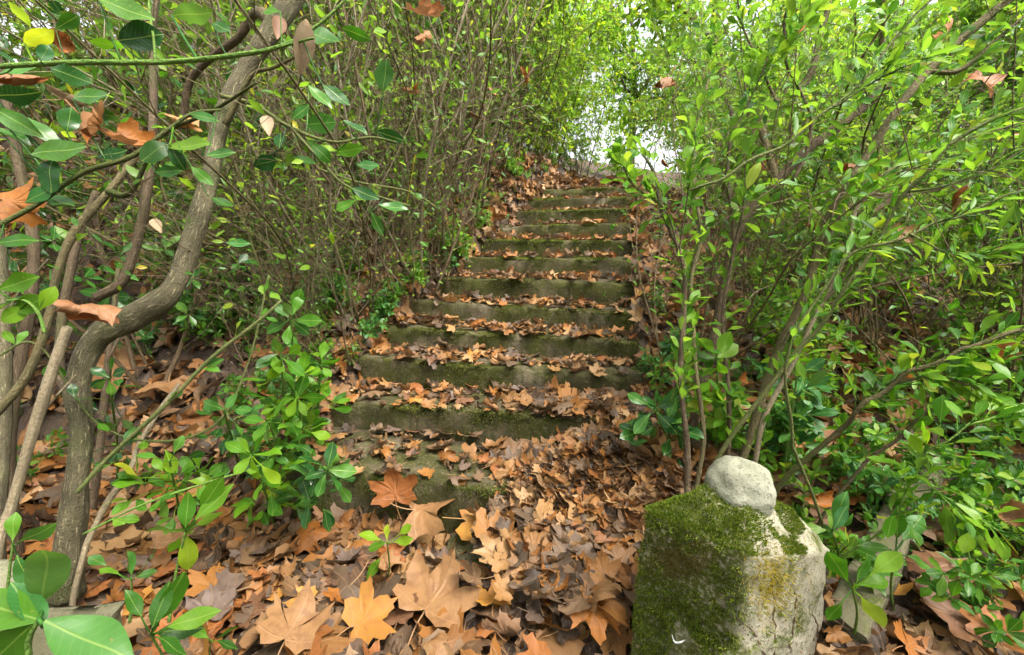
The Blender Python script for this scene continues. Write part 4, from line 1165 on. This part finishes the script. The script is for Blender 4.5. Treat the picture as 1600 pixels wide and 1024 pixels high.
for pts, rp, d0, d1, mat, lab, subs in RIGHT:
    d0, d1 = d0 * .86, d1 * .86
    rp = tuple(r * .82 for r in rp); mat = BARK_DARK if mat is BARK_BROWN else mat
    P, dd = branch_path(pts, d0, d1)
    rt = root_at('long_stem', P[0], lab, 'stem')
    PP = hero_branch(rt, 'stem', pts, rp, d0, d1, mat, 9, .05 if rp[0] > 5 else 0, wob=.006, rooted='pale forked limb' not in lab and 'forked limb rising' not in lab)
    tips = [PP]
    for sb in subs:
        k = np.argmin(((to_px(PP)[:, :2] - sb[0]) ** 2).sum(1)); dk = to_px(PP)[k, 2]
        if lab.startswith('thick'): tips.append(hero_branch(rt, 'spur', sb, [8, 7, 6.5, 6, 5], dk, dk - .05, BARK_BROWN, 8, .06))
        else: tips.append(hero_branch(rt, 'side_shoot', sb, [rp[-1] * .9, rp[-1] * .6, 1.6], dk, dk - .1, mat, 6))
    b = MB(); o0 = np.array(rt.location)
    for T in tips:
        for q in range(len(T) // 3, len(T)):
            for _ in range(2 if T is PP else 3):
                t = norm(T[min(q + 1, len(T) - 1)] - T[q - 1])
                Dq = norm(t * .7 + RNG.normal(0, .55, 3))
                st = T[q] + Dq * RNG.uniform(.01, .05)
                put_leaves(b, GT['obovate'] if 'rod' not in lab else GT['lance'], [st - o0], [Dq], [RNG.normal(0, .4, 3) + [0, 0, 1]], [RNG.uniform(.038, .066)])
                tube(b, np.array([T[q], (T[q] + st) / 2, st]) - o0, .0012, 4)
    b.build('foliage', G_BRIGHT, rt)

# dead leaves caught among the twigs
CAUGHT = [(140, 190, 105, -30, 'orange', 2, .95, 'crumpled over twigs left of the crooked trunk, biggest there'), (185, 210, 80, -20, 'orange', 6, 1.0, 'crumpled beside the biggest caught one'), (20, 128, 80, 60, 'rust', 2, 1.0, 'behind the level green shoot at the picture edge'),
          (15, 322, 70, 20, 'orange', 5, 1.05, 'low at the picture edge above the yellow green tuft'), (110, 478, 85, -20, 'rust', 1, 1.0, 'against the bend of the crooked trunk'), (90, 70, 50, 40, 'rust', 9, 1.2, 'behind the level green shoot, second from the edge'),
          (275, 188, 46, 0, 'ochre', 1, 1.15, 'yellowish, above the dark leaf tuft by the trunk'), (100, 155, 60, 30, 'pale', 2, 1.2, 'pale, folded behind the biggest orange one'), (1040, 125, 66, -110, 'rust', 2, 1.9, 'hanging alone below the canopy gap'),
          (655, 18, 62, -40, 'rust', 6, 1.8, 'at the top edge above the bare stems'), (650, 60, 36, 70, 'orange', 1, 2.0, 'under the rust one at the top edge'), (1328, 270, 52, 20, 'orange', 1, 1.75, 'beside the middle of the long olive stem'),
          (1245, 242, 34, -60, 'orange', 2, 1.85, 'left of the thick brown limb'), (1195, 268, 36, 100, 'orange', 5, 2.0, 'at the fork of the pale limb'), (1410, 138, 46, 30, 'orange', 4, 1.8, 'between thick limb and olive stem'),
          (1475, 58, 50, 40, 'orange', 6, 1.6, 'high up beside the tip of the olive stem'), (1275, 358, 50, 10, 'rust', 2, 1.7, 'under the thick brown limb'), (1370, 318, 56, 10, 'pale', 6, 1.6, 'pale, right of the olive stem'),
          (1500, 300, 60, -20, 'rust', 2, 1.5, 'deep in the leaves under the green rods'), (1525, 135, 50, 20, 'rust', 5, 1.6, 'between two green rods at upper right'), (1590, 215, 50, 60, 'rust', 2, 1.5, 'at the right picture edge'),
          (1282, 790, 48, 70, 'orange', 4, 1.25, 'upright behind the shoulder of the pier'), (1398, 588, 46, -30, 'orange', 2, 1.4, 'on the upper low arching stem'), (1150, 606, 40, 60, 'orange', 1, 1.6, 'between the two upright stems above the pier'),
          (1490, 632, 40, 20, 'rust', 6, 1.5, 'between the two low arching stems'), (1560, 540, 44, 0, 'rust', 5, 1.3, 'at the end of the upper arching stem'), (740, 182, 30, 30, 'tan', 2, 2.6, 'in the bare stems left of the stairs'), (825, 125, 30, 100, 'orange', 1, 3.2, 'on the leafy wall over the upper steps'),
          (640, 145, 30, 40, 'orange', 1, 2.2, 'amid the bare stems, alone'), (1245, 55, 30, 20, 'orange', 5, 2.2, 'near the top edge by the zigzag stem'), (1570, 800, 60, -20, 'tan', 9, 1.2, 'low at the right edge by the kerb runner'), (1395, 370, 40, -10, 'tan', 5, 1.6, 'below the thin green rod'),
          (770, 145, 26, 10, 'rust', 2, 2.8, 'on the leafy wall, lowest there'), (1035, 255, 26, 10, 'rust', 2, 2.2, 'by the tip of the nearest upright stem')]
for px, py, sz, ang, col, t, cd, where in CAUGHT:
    a = R(ang); g = at(px, py, cd); D = norm(at(px + 40 * math.cos(a), py - 40 * math.sin(a), cd) - g); nn = norm(-ray(px, py) * .8 + RNG.normal(0, .75, 3) + [0, 0, .5])
    t = 16 + t % 6
    o = bpy.data.objects.new('caught_leaf', leaf_mesh(t, col)); COL.objects.link(o); set_frame(o, g, norm(D - nn * np.dot(D, nn)), nn, sz / 1.3 * cd / F_PX)
    tag(o, (f'{col} dead plane leaf ' if not where.startswith(('pale', 'yellow')) else 'dead plane leaf, ') + where, 'dead leaf', 'dead leaves caught in the twigs')
for px, py, ln, ang, cd, col, lab in ((476, 62, 72, -95, .79, 'pale', 'bleached lacy dead leaf hanging beside the round green leaf'), (436, 42, 50, 80, 1.2, 'brown', 'brown folded dead leaf clinging to the crooked trunk top'), (418, 195, 46, 100, 1.3, 'pale', 'pale narrow dead leaf hanging right of the crooked trunk'), (245, 352, 36, 120, 1.3, 'pale', 'cream oval dead leaf hanging left of the crooked trunk')):
    b = MB(); g = at(px, py, cd); a = R(ang); D = at(px + 40 * math.cos(a), py - 40 * math.sin(a), cd) - g
    put_leaves(b, OT, [g], [D], [norm(-ray(px, py) + RNG.normal(0, .2, 3))], [ln * cd / F_PX], [1])
    tag(b.build('hanging_dead_leaf', DEAD[col]), lab, 'dead leaf')


# ------------------------------------------------------------------ shrubs
def wander(p, d, L, n, wob, up, rng):
    P = [np.array(p, float)]; d = norm(d); st = L / n; w = rng.normal(0, 1, 3)
    for _ in range(n):
        w = .6 * w + rng.normal(0, 1, 3) * .8
        d = norm(d + w * wob + np.array([0, 0, up]))
        P.append(P[-1] + d * st)
    return np.array(P)


def make_shrub(name, rng, stems, height, lean, r0, wob, up, twigs, twig_from, twig_len, subs, tip_leaves, along, leaf, leaf_kind, bark, green, spread=.12, droop=0.0, sub_bark=None, leafsd=.25, nup=1.0):
    """returns the Empty of a first shrub at the origin with children stem, stem ..., foliage"""
    rt = bpy.data.objects.new(name, None); rt.empty_display_size = .05; COL.objects.link(rt)
    LP, LD, LN, LS = [], [], [], []

    def leaves_on(T, n_al, n_tip, big):
        n = len(T)
        for _ in range(n_al):
            q = rng.uniform(.25, 1) * (n - 1); i = int(min(q, n - 2)); p = T[i] + (T[i + 1] - T[i]) * (q - i)
            t = norm(T[i + 1] - T[i]); LP.append(p); LD.append(norm(t * .55 + rng.normal(0, .6, 3) + [0, 0, .1]))
            LN.append(rng.normal(0, .45, 3) + [0, 0, nup]); LS.append(leaf * big * rng.uniform(.65, 1.15))
        t = norm(T[-1] - T[-2]); x = norm(np.cross(t, rng.normal(0, 1, 3))); y = np.cross(t, x); a0 = rng.uniform(0, 6)
        for k in range(n_tip):
            a = a0 + 2.4 * k
            LP.append(T[-1] - t * .004 * k); LD.append(norm(t * rng.uniform(.3, .9) + .9 * (math.cos(a) * x + math.sin(a) * y)))
            LN.append(t * .9 + rng.normal(0, leafsd, 3) + [0, 0, .5 * nup]); LS.append(leaf * big * rng.uniform(.7, 1.2))

    for q in range(stems):
        a = rng.uniform(0, 2 * math.pi)
        base = np.array([math.cos(a), math.sin(a), 0]) * spread * rng.uniform(.2, 1) - [0, 0, .06]
        a2 = a + rng.normal(0, .8)
        d = np.array([math.cos(a2) * lean, math.sin(a2) * lean, 1.0])
        L = height * rng.uniform(.7, 1.1); rr = r0 * rng.uniform(.6, 1.2)
        P = catmull(wander(base, d, L, 9, wob, up, rng), 2)
        if droop: P[:, 2] -= droop * (np.linspace(0, 1, len(P)) ** 2) * L
        b = MB(); rad = np.linspace(rr, rr * .3, len(P)); tube(b, P, rad, 6, .06)
        for _ in range(twigs):
            f = rng.uniform(twig_from, 1.0) * (len(P) - 1); i = int(min(f, len(P) - 2)); p = P[i] + (P[i + 1] - P[i]) * (f - i)
            t = norm(P[i + 1] - P[i]); sd = norm(np.cross(t, rng.normal(0, 1, 3)))
            TW = wander(p, t * .6 + sd * rng.uniform(.4, 1.1) + [0, 0, .15], twig_len * rng.uniform(.5, 1.2), 5, wob * 1.1, up, rng)
            if droop: TW[:, 2] -= droop * .4 * (np.linspace(0, 1, len(TW)) ** 2) * twig_len
            tr = max(.0014, min(rad[i] * .5, rr * .4)); tube(b, TW, np.linspace(tr, .0011, len(TW)), 5)
            leaves_on(TW, along, tip_leaves, 1)
            for _ in range(subs):
                i2 = rng.integers(1, 5); t2 = norm(TW[i2] - TW[i2 - 1]); s2 = norm(np.cross(t2, rng.normal(0, 1, 3)))
                S = wander(TW[i2], t2 * .6 + s2 * .8, twig_len * rng.uniform(.25, .55), 3, wob, up, rng)
                tube(b, S, np.linspace(.0014, .0009, len(S)), 4)
                leaves_on(S, along // 2, tip_leaves, .95)
        leaves_on(P, along, tip_leaves, 1)
        b.build('stem', bark, rt)
    b = MB(); put_leaves(b, GT[leaf_kind], LP, LD, LN, LS); b.build('foliage', green, rt)
    return rt


def rg(s): return np.random.default_rng(s)


PROTO = {}
for s in range(3):
    PROTO['bushy', s] = make_shrub('leafy_shrub', rg(20 + s), 6, 2.1, .45, .011, .09, .02, 12, .12, .5, 3, 5, 4, .053, 'obovate', BARK_OLIVE, G_BRIGHT)
    PROTO['bare', s] = make_shrub('bare_stemmed_shrub', rg(40 + s), 9, 2.5, .42, .009, .12, .03, 15, .16, .5, 2, 1, 1, .054, 'ellip', (BARK_BROWN, BARK_GREY, BARK_OLIVE)[s], (G_MID, G_BRIGHT, G_LIGHT)[s], spread=.2)
    PROTO['fine', s] = make_shrub('fine_leaved_shrub', rg(60 + s), 7, 2.4, .35, .009, .09, .03, 15, .08, .44, 3, 6, 6, .058, 'ellip', (BARK_BROWN, BARK_OLIVE, BARK_GREY)[s], G_LIGHT, spread=.18)
    PROTO['arch', s] = make_shrub('arching_shrub', rg(80 + s), 7, 1.9, .75, .008, .06, .0, 9, .15, .42, 2, 5, 6, .075, 'ellip', STEM_OLIVE, G_BRIGHT, droop=.28)
    PROTO['dark', s] = make_shrub('glossy_shrub', rg(100 + s), 4, 2.0, .45, .014, .09, .03, 8, .35, .5, 2, 5, 3, .085, 'obovate', BARK_BROWN, G_DARK)
    PROTO['low', s] = make_shrub('low_sprig', rg(120 + s), 3, .42, .7, .0035, .12, .03, 3, .2, .14, 1, 5, 3, .06, 'obovate', STEM_GREEN, (G_MID, G_BRIGHT, G_BLUE)[s], spread=.03)
used = set()
SAMPLE = {}


def over_stairs(kind, v, loc, rz, sc, tilt):
    """how much of a shrub would hang between the viewer's side and the stairs if it grew turned this way"""
    if (kind, v) not in SAMPLE:
        pts = []
        for c in PROTO[kind, v].children:
            a = np.empty(len(c.data.vertices) * 3); c.data.vertices.foreach_get('co', a)
            a = a.reshape(-1, 3); pts.append(a[RNG.integers(0, len(a), 3000 if c.name.startswith('foliage') else 400)])
        SAMPLE[kind, v] = np.concatenate(pts)
    M = np.array((Matrix.Rotation(rz, 3, 'Z') @ Matrix.Rotation(tilt[1], 3, 'Y') @ Matrix.Rotation(tilt[0], 3, 'X')))
    P = SAMPLE[kind, v] @ M.T * sc + np.array(loc)
    s, u = su(P[:, 0], P[:, 1]); q = to_px(P)
    lx = 850 + (q[:, 1] - 300) * (550 - 850) / 260
    see = (q[:, 2] > .3) & (q[:, 1] > 285) & (q[:, 1] < 600) & (q[:, 0] > lx) & (q[:, 0] < 1005)
    return see.sum() + .15 * ((s > -.2) & (s < 3.6) & (u > .1) & (u < bank_edge(s) - .1) & (P[:, 2] < EYE + .2 + .6 * s)).sum()


seen_labels = {}


def where_name(x, y):
    s, u = su(x, y)
    k = int(np.clip(round(float(s) / TREAD), 0, 11)); e = float(u - bank_edge(s)) if u > .7 else float(-u)
    side = 'left bank' if u > .7 else 'right side'
    dist = 'touching their ends' if e < .3 else ('a stride from them' if e < .85 else ('second row' if e < 1.5 else ('third row' if e < 2.3 else 'far back')))
    if s > 3.5: return f'{side} past the top step, {"edging it" if e < .5 else dist}'
    if s < -.2: return f'{side} before the lowest step, {dist}'
    return f'{side} by the {ORD[k]} step, {dist}'


def plant(kind, v, x, y, rz, sc, desc, group, tilt=(0, 0), z=None):
    pr = PROTO[kind, v]
    lab = f'{desc}, {where_name(x, y)}'
    alts = [lab] + [f'{a} {desc}, {where_name(x, y)}' for a in ('tall' if sc > 1.05 else 'short', 'leaning' if abs(tilt[0]) + abs(tilt[1]) > .12 else 'upright', 'another', 'further', 'thin', 'ragged', 'open', 'crooked', 'twiggy', 'slender', 'spreading', 'lanky', 'wispy', 'scruffy', 'loose')]
    lab = next((a for a in alts if a not in seen_labels), lab)
    seen_labels[lab] = 1
    loc = (x, y, float(ground(x, y)) if z is None else z)
    if kind != 'low': rz = min((rz + .42 * i for i in range(15)), key=lambda r: over_stairs(kind, v, loc, r, sc, tilt))
    elif over_stairs(kind, v, loc, rz, sc, tilt) > 500: return
    if (kind, v) in used: return dup(pr, loc, rz, sc, lab, group, tilt)
    used.add((kind, v))
    pr.location = loc; pr.rotation_euler = (tilt[0], tilt[1], rz); pr.scale = (sc,) * 3
    return tag(pr, lab, 'shrub' if kind != 'low' else 'sprig', group)


for (k, v), p in PROTO.items(): p['category'] = 'shrub' if k != 'low' else 'sprig'
rs = np.random.default_rng(5)


def row(kind, items, desc, group, sc=(.85, 1.15), jit=.08):
    for q, (s, u) in enumerate(items):
        x, y = from_su(s + rs.normal(0, jit), u + rs.normal(0, jit))
        plant(kind, q % 3, x, y, rs.uniform(0, 6.28), rs.uniform(*sc), desc, group, (rs.normal(0, .08), rs.normal(0, .08)))


be = lambda s, d: (s, float(bank_edge(np.array(s))) + d)
row('bare', [be(s, d) for s, d in ((1.0, .35), (1.3, .28), (1.6, .3), (1.9, .28), (2.2, .26), (2.5, .42), (2.8, .5), (1.15, .75), (1.6, .8), (2.0, .75), (2.5, .75), (1.3, 1.3), (1.9, 1.3), (2.5, 1.2), (1.7, 2.0), (2.4, 2.1), (1.2, 2.4), (1.45, .5), (1.75, .52), (2.1, .5), (2.35, .55), (2.65, .6), (1.0, 1.0), (1.5, 1.6), (2.2, 1.7), (2.9, .8), (.8, .3), (1.2, .14), (1.75, .14), (.75, .7), (2.2, .34), (1.0, .55), (1.35, .9))], 'brown stemmed shrub', 'bare stemmed shrubs on the left bank')
row('fine', [be(s, d) for s, d in ((3.0, .75), (3.3, .65), (3.7, .55), (4.2, .55), (4.8, .5), (5.5, .4), (3.4, 1.1), (4.1, 1.1), (4.9, 1.1), (5.8, .9), (3.8, 2.0), (4.8, 2.0), (3.1, 2.4), (3.5, 3.2), (6.4, 1.6), (2.9, .9), (3.15, .75), (3.5, .7), (2.2, 2.6), (1.5, 3.1), (2.6, 3.4), (2.1, 1.3), (2.7, 1.6), (1.6, 2.2), (2.4, .9), (1.1, 2.7), (4.4, .75), (5.1, .7), (6.0, .4))], 'fine leafed shrub', 'fine leaved shrubs along the path', (.9, 1.25))
row('bare', [(s, -d) for s, d in ((.75, .35), (1.5, .55), (2.3, .75), (1.1, .8), (3.0, .95))], 'thin brown stemmed shrub', 'thin stemmed shrubs at the right step ends', (.6, .8))
row('bushy', [(s, -d) for s, d in ((1.9, 1.05), (2.7, 1.15), (3.5, 1.3), (1.3, 1.35), (2.1, 1.6), (2.9, 1.6), (3.8, 1.9), (.9, 1.8), (1.6, 2.2), (2.4, 2.3), (.5, 2.3), (1.0, 2.8), (1.9, 3.0), (3.2, 2.7), (.1, 2.7), (4.8, 1.6), (5.6, 1.3), (2.8, 3.4), (3.8, 3.0), (1.5, 3.6), (4.6, 2.4), (3.1, 1.1), (4.2, 1.2), (2.5, 1.25))], 'bushy green shrub', 'leafy shrubs on the right side', (.85, 1.15))
row('bare', [be(s, d) for s, d in ((.45, .15), (.7, .12), (.95, .1), (.3, .4), (.6, .45), (.9, .35), (1.2, .35), (.5, .75), (.85, .8), (1.45, .1))], 'scrubby stemmed shrub', 'small scrubby shrubs at the left step ends', (.38, .6))
row('bare', [(s, -d) for s, d in ((1.0, 1.3), (1.5, 1.7), (.5, 1.7), (.9, 2.2), (2.1, 1.2), (1.7, 1.2))], 'many stemmed grey shrub', 'thin stemmed shrubs in the right thicket', (.7, .95))
row('arch', [(s, -d) for s, d in ((.9, 1.35), (.35, 2.2), (.8, 2.4))], 'arching green shrub', 'arching shrubs at the lower right', (.6, .85))
row('dark', [be(s, d) for s, d in ((.2, 1.1), (.7, .9), (.5, 1.8), (1.1, 1.7), (-.3, 1.6))], 'sparse glossy dark shrub', 'glossy shrubs behind the crooked tree', (.85, 1.1))
# low sprigs on the ground: right floor, kerb, left bank foot
spots = [(1230, 770), (1290, 730), (1340, 700), (1390, 740), (1440, 700), (1490, 720), (1550, 690), (1580, 740), (1350, 790), (1420, 800), (1480, 790), (1530, 830), (1590, 860), (1560, 930), (1480, 860), (1440, 960), (1260, 700), (1200, 700), (1160, 690), (1310, 660), (1400, 660), (1500, 650), (1580, 630), (1040, 560), (1030, 500), (1045, 460), (1025, 600), (1050, 640), (1095, 690), (1350, 880), (1400, 920), (1290, 860),
         (350, 430), (420, 470), (520, 520), (560, 540), (600, 500), (640, 450), (690, 430), (380, 540), (330, 480), (480, 640), (520, 600), (560, 590), (430, 600), (390, 650), (310, 760), (440, 790), (60, 760), (40, 660), (250, 560), (300, 400), (720, 400), (760, 370), (800, 296), (778, 318), (756, 340), (738, 362), (822, 282), (845, 276), (868, 270), (700, 392), (660, 420), (612, 470), (790, 270), (740, 320), (1380, 850), (1460, 830), (1520, 760), (1590, 790), (1240, 640), (1180, 620)] + [(int(a), int(b)) for a, b in zip(np.random.default_rng(3).uniform(380, 690, 26), np.random.default_rng(4).uniform(330, 520, 26))] + [(int(a), int(b)) for a, b in zip(np.random.default_rng(8).uniform(180, 600, 22), np.random.default_rng(9).uniform(300, 560, 22))]
for q, (px, py) in enumerate(spots):
    g = on_ground(px, py); rz = rs.uniform(0, 6.28)
    plant('low', q % 3, g[0], g[1], rz, rs.uniform(.6, 1.0) * (.85 if px > 1000 else .8), 'low leafy sprig' if q % 3 else 'low mid green sprig', 'low sprigs on the woodland floor', (rs.normal(0, .15), rs.normal(0, .15)))

# ------------------------------------------------------------------ trees closing the view, and unseen ones added for shade
def make_tree(name, rng, height, nb, leafn, leaf, green, kind, crown_r, bark):
    rt = bpy.data.objects.new(name, None); rt.empty_display_size = .1; COL.objects.link(rt)
    T = catmull(wander([0, 0, -.1], [rng.normal(0, .08), rng.normal(0, .08), 1], height * .8, 8, .05, .03, rng), 3)
    b = MB(); tube(b, T, np.linspace(height * .018, height * .004, len(T)), 9, .05); b.build('trunk', bark, rt)
    P, D = [], []
    for q in range(nb):
        i = int(rng.uniform(.25, .98) * (len(T) - 1)); a = rng.uniform(0, 6.28)
        W = catmull(wander(T[i], [math.cos(a), math.sin(a), rng.uniform(.15, .8)], crown_r * rng.uniform(.6, 1.2), 6, .12, .02, rng), 2)
        b = MB(); tube(b, W, np.linspace(height * .007, height * .0015, len(W)), 6)
        for _ in range(6):
            k = rng.integers(4, len(W)); V = wander(W[k], rng.normal(0, 1, 3) + [0, 0, .2], crown_r * rng.uniform(.25, .5), 4, .15, 0, rng)
            tube(b, V, np.linspace(.006, .002, len(V)), 4)
            m = leafn // (nb * 6); f = rng.uniform(.2, 1.05, m) * (len(V) - 1); ii = np.minimum(f.astype(int), len(V) - 2)
            P.append(V[ii] + (V[ii + 1] - V[ii]) * (f - ii)[:, None] + rng.normal(0, crown_r * .07, (m, 3))); D.append(rng.normal(0, 1, (m, 3)) + [0, 0, -.2])
        b.build('branch', bark, rt)
    P, D = np.concatenate(P), np.concatenate(D)
    b = MB(); put_leaves(b, GT[kind], P, D, rng.normal(0, .5, P.shape) + [0, 0, 1], leaf * rng.uniform(.6, 1.2, len(P))); b.build('crown', green, rt)
    return rt


TP = [make_tree('woodland_tree', rg(200), 5.2, 14, 9000, .12, G_LIGHT, 'ellip', 1.7, BARK_BROWN), make_tree('woodland_tree', rg(201), 6.0, 15, 9000, .11, G_BRIGHT, 'obovate', 1.9, BARK_TRUNK), make_tree('woodland_tree', rg(202), 4.6, 13, 8000, .10, G_LIGHT, 'lance', 1.6, BARK_OLIVE)]
TREES = [(-3.8, 7.0, 'left of the path, nearest tree behind the bare shrubs'), (-1.6, 9.5, 'left of the path, behind the fine leaved shrubs'), (5.2, 6.2, 'right of the path, nearest tree behind the leafy shrubs'), (-6.5, 5.0, 'far left on the bank, nearest the crooked tree'), (-4.5, 11.0, 'far back on the left bank'),
         (5.2, 9.5, 'right of the path, closest to its far end'), (7.0, 4.2, 'far right behind the arching shrubs'), (8.0, 8.0, 'far right, second row'), (.2, 14.5, 'straight beyond the path end, left of the bright gap'), (7.0, 14.0, 'beyond the path end, right of the bright gap'), (-2.6, 5.2, 'on the left bank among the fine leaved shrubs'), (-5.0, 7.8, 'far left on the bank, second row'), (-7.5, 3.0, 'left edge of the bank, behind the glossy shrubs'), (5.0, 4.4, 'right of the path, between leafy shrubs and the back row'), (-5.4, 4.5, 'left on the bank, level with the top step'), (3.7, 7.3, 'right of the path just past the top step'), (-4.4, 5.8, 'left on the bank, behind the boulder'), (-3.0, 6.6, 'left on the bank, between boulder and path end'), (.2, 10.4, 'left of the path, closest to its far end'), (2.7, -1.3, 'behind the viewer, added for shade over the pier side'), (-2.0, -1.9, 'behind the viewer, added for shade over the crooked trunk side'), (.4, -2.6, 'behind the viewer, added for shade straight back from the stairs'), (3.4, 12.0, 'far beyond the path end, right of the path line')]  # the ones behind the viewer are out of frame, added to shade the foreground
for q, (x, y, lab) in enumerate(TREES):
    lab2 = f'{("light green", "bright green", "yellow green")[q % 3]} tree {lab}'
    z = float(ground(x, y)); rz, sc = rs.uniform(0, 6.28), rs.uniform(.85, 1.2)
    if q < 3:
        t = TP[q]; t.location = (x, y, z); t.rotation_euler = (0, 0, rz); t.scale = (sc,) * 3; tag(t, lab2, 'tree', 'trees behind the thicket')
    else:
        dup(TP[q % 3], (x, y, z), rz, sc, lab2, 'trees behind the thicket')

# labels made from the same words stay within one group
# ------------------------------------------------------------------ sky and light
SUN_EL, SUN_AZ = R(58), R(132)             # azimuth from +Y towards +X
w = bpy.data.worlds.new('World'); scene.world = w; w.use_nodes = True
nt = w.node_tree; nt.nodes.clear()
sky = nt.nodes.new('ShaderNodeTexSky'); sky.sky_type = 'NISHITA'; sky.sun_disc = False
sky.sun_elevation = SUN_EL; sky.sun_rotation = SUN_AZ; sky.air_density = 1.0; sky.dust_density = 6.0; sky.ozone_density = .4
hs = nt.nodes.new('ShaderNodeHueSaturation'); hs.inputs['Saturation'].default_value = .18; nt.links.new(sky.outputs[0], hs.inputs['Color'])
bg = nt.nodes.new('ShaderNodeBackground'); bg.inputs['Strength'].default_value = .15; nt.links.new(hs.outputs[0], bg.inputs[0])
out = nt.nodes.new('ShaderNodeOutputWorld'); nt.links.new(bg.outputs[0], out.inputs[0])
sl = bpy.data.lights.new('sun', 'SUN'); sl.energy = 1.6; sl.angle = R(30); sl.color = (1, .92, .78)
so = bpy.data.objects.new('sun', sl); COL.objects.link(so)
dv = Vector((math.sin(SUN_AZ) * math.cos(SUN_EL), math.cos(SUN_AZ) * math.cos(SUN_EL), math.sin(SUN_EL)))
so.rotation_euler = dv.to_track_quat('Z', 'Y').to_euler()

vs = scene.view_settings
vs.view_transform = 'Standard'; vs.look = 'None'; vs.exposure = 1.9; vs.gamma = 1.0; vs.use_curve_mapping = False
scene.display_settings.display_device = 'sRGB'
scene.cycles.use_denoising = True
scene.cycles.adaptive_threshold = .03; scene.cycles.max_bounces = 8; scene.cycles.diffuse_bounces = 3; scene.cycles.transmission_bounces = 6; scene.cycles.glossy_bounces = 2
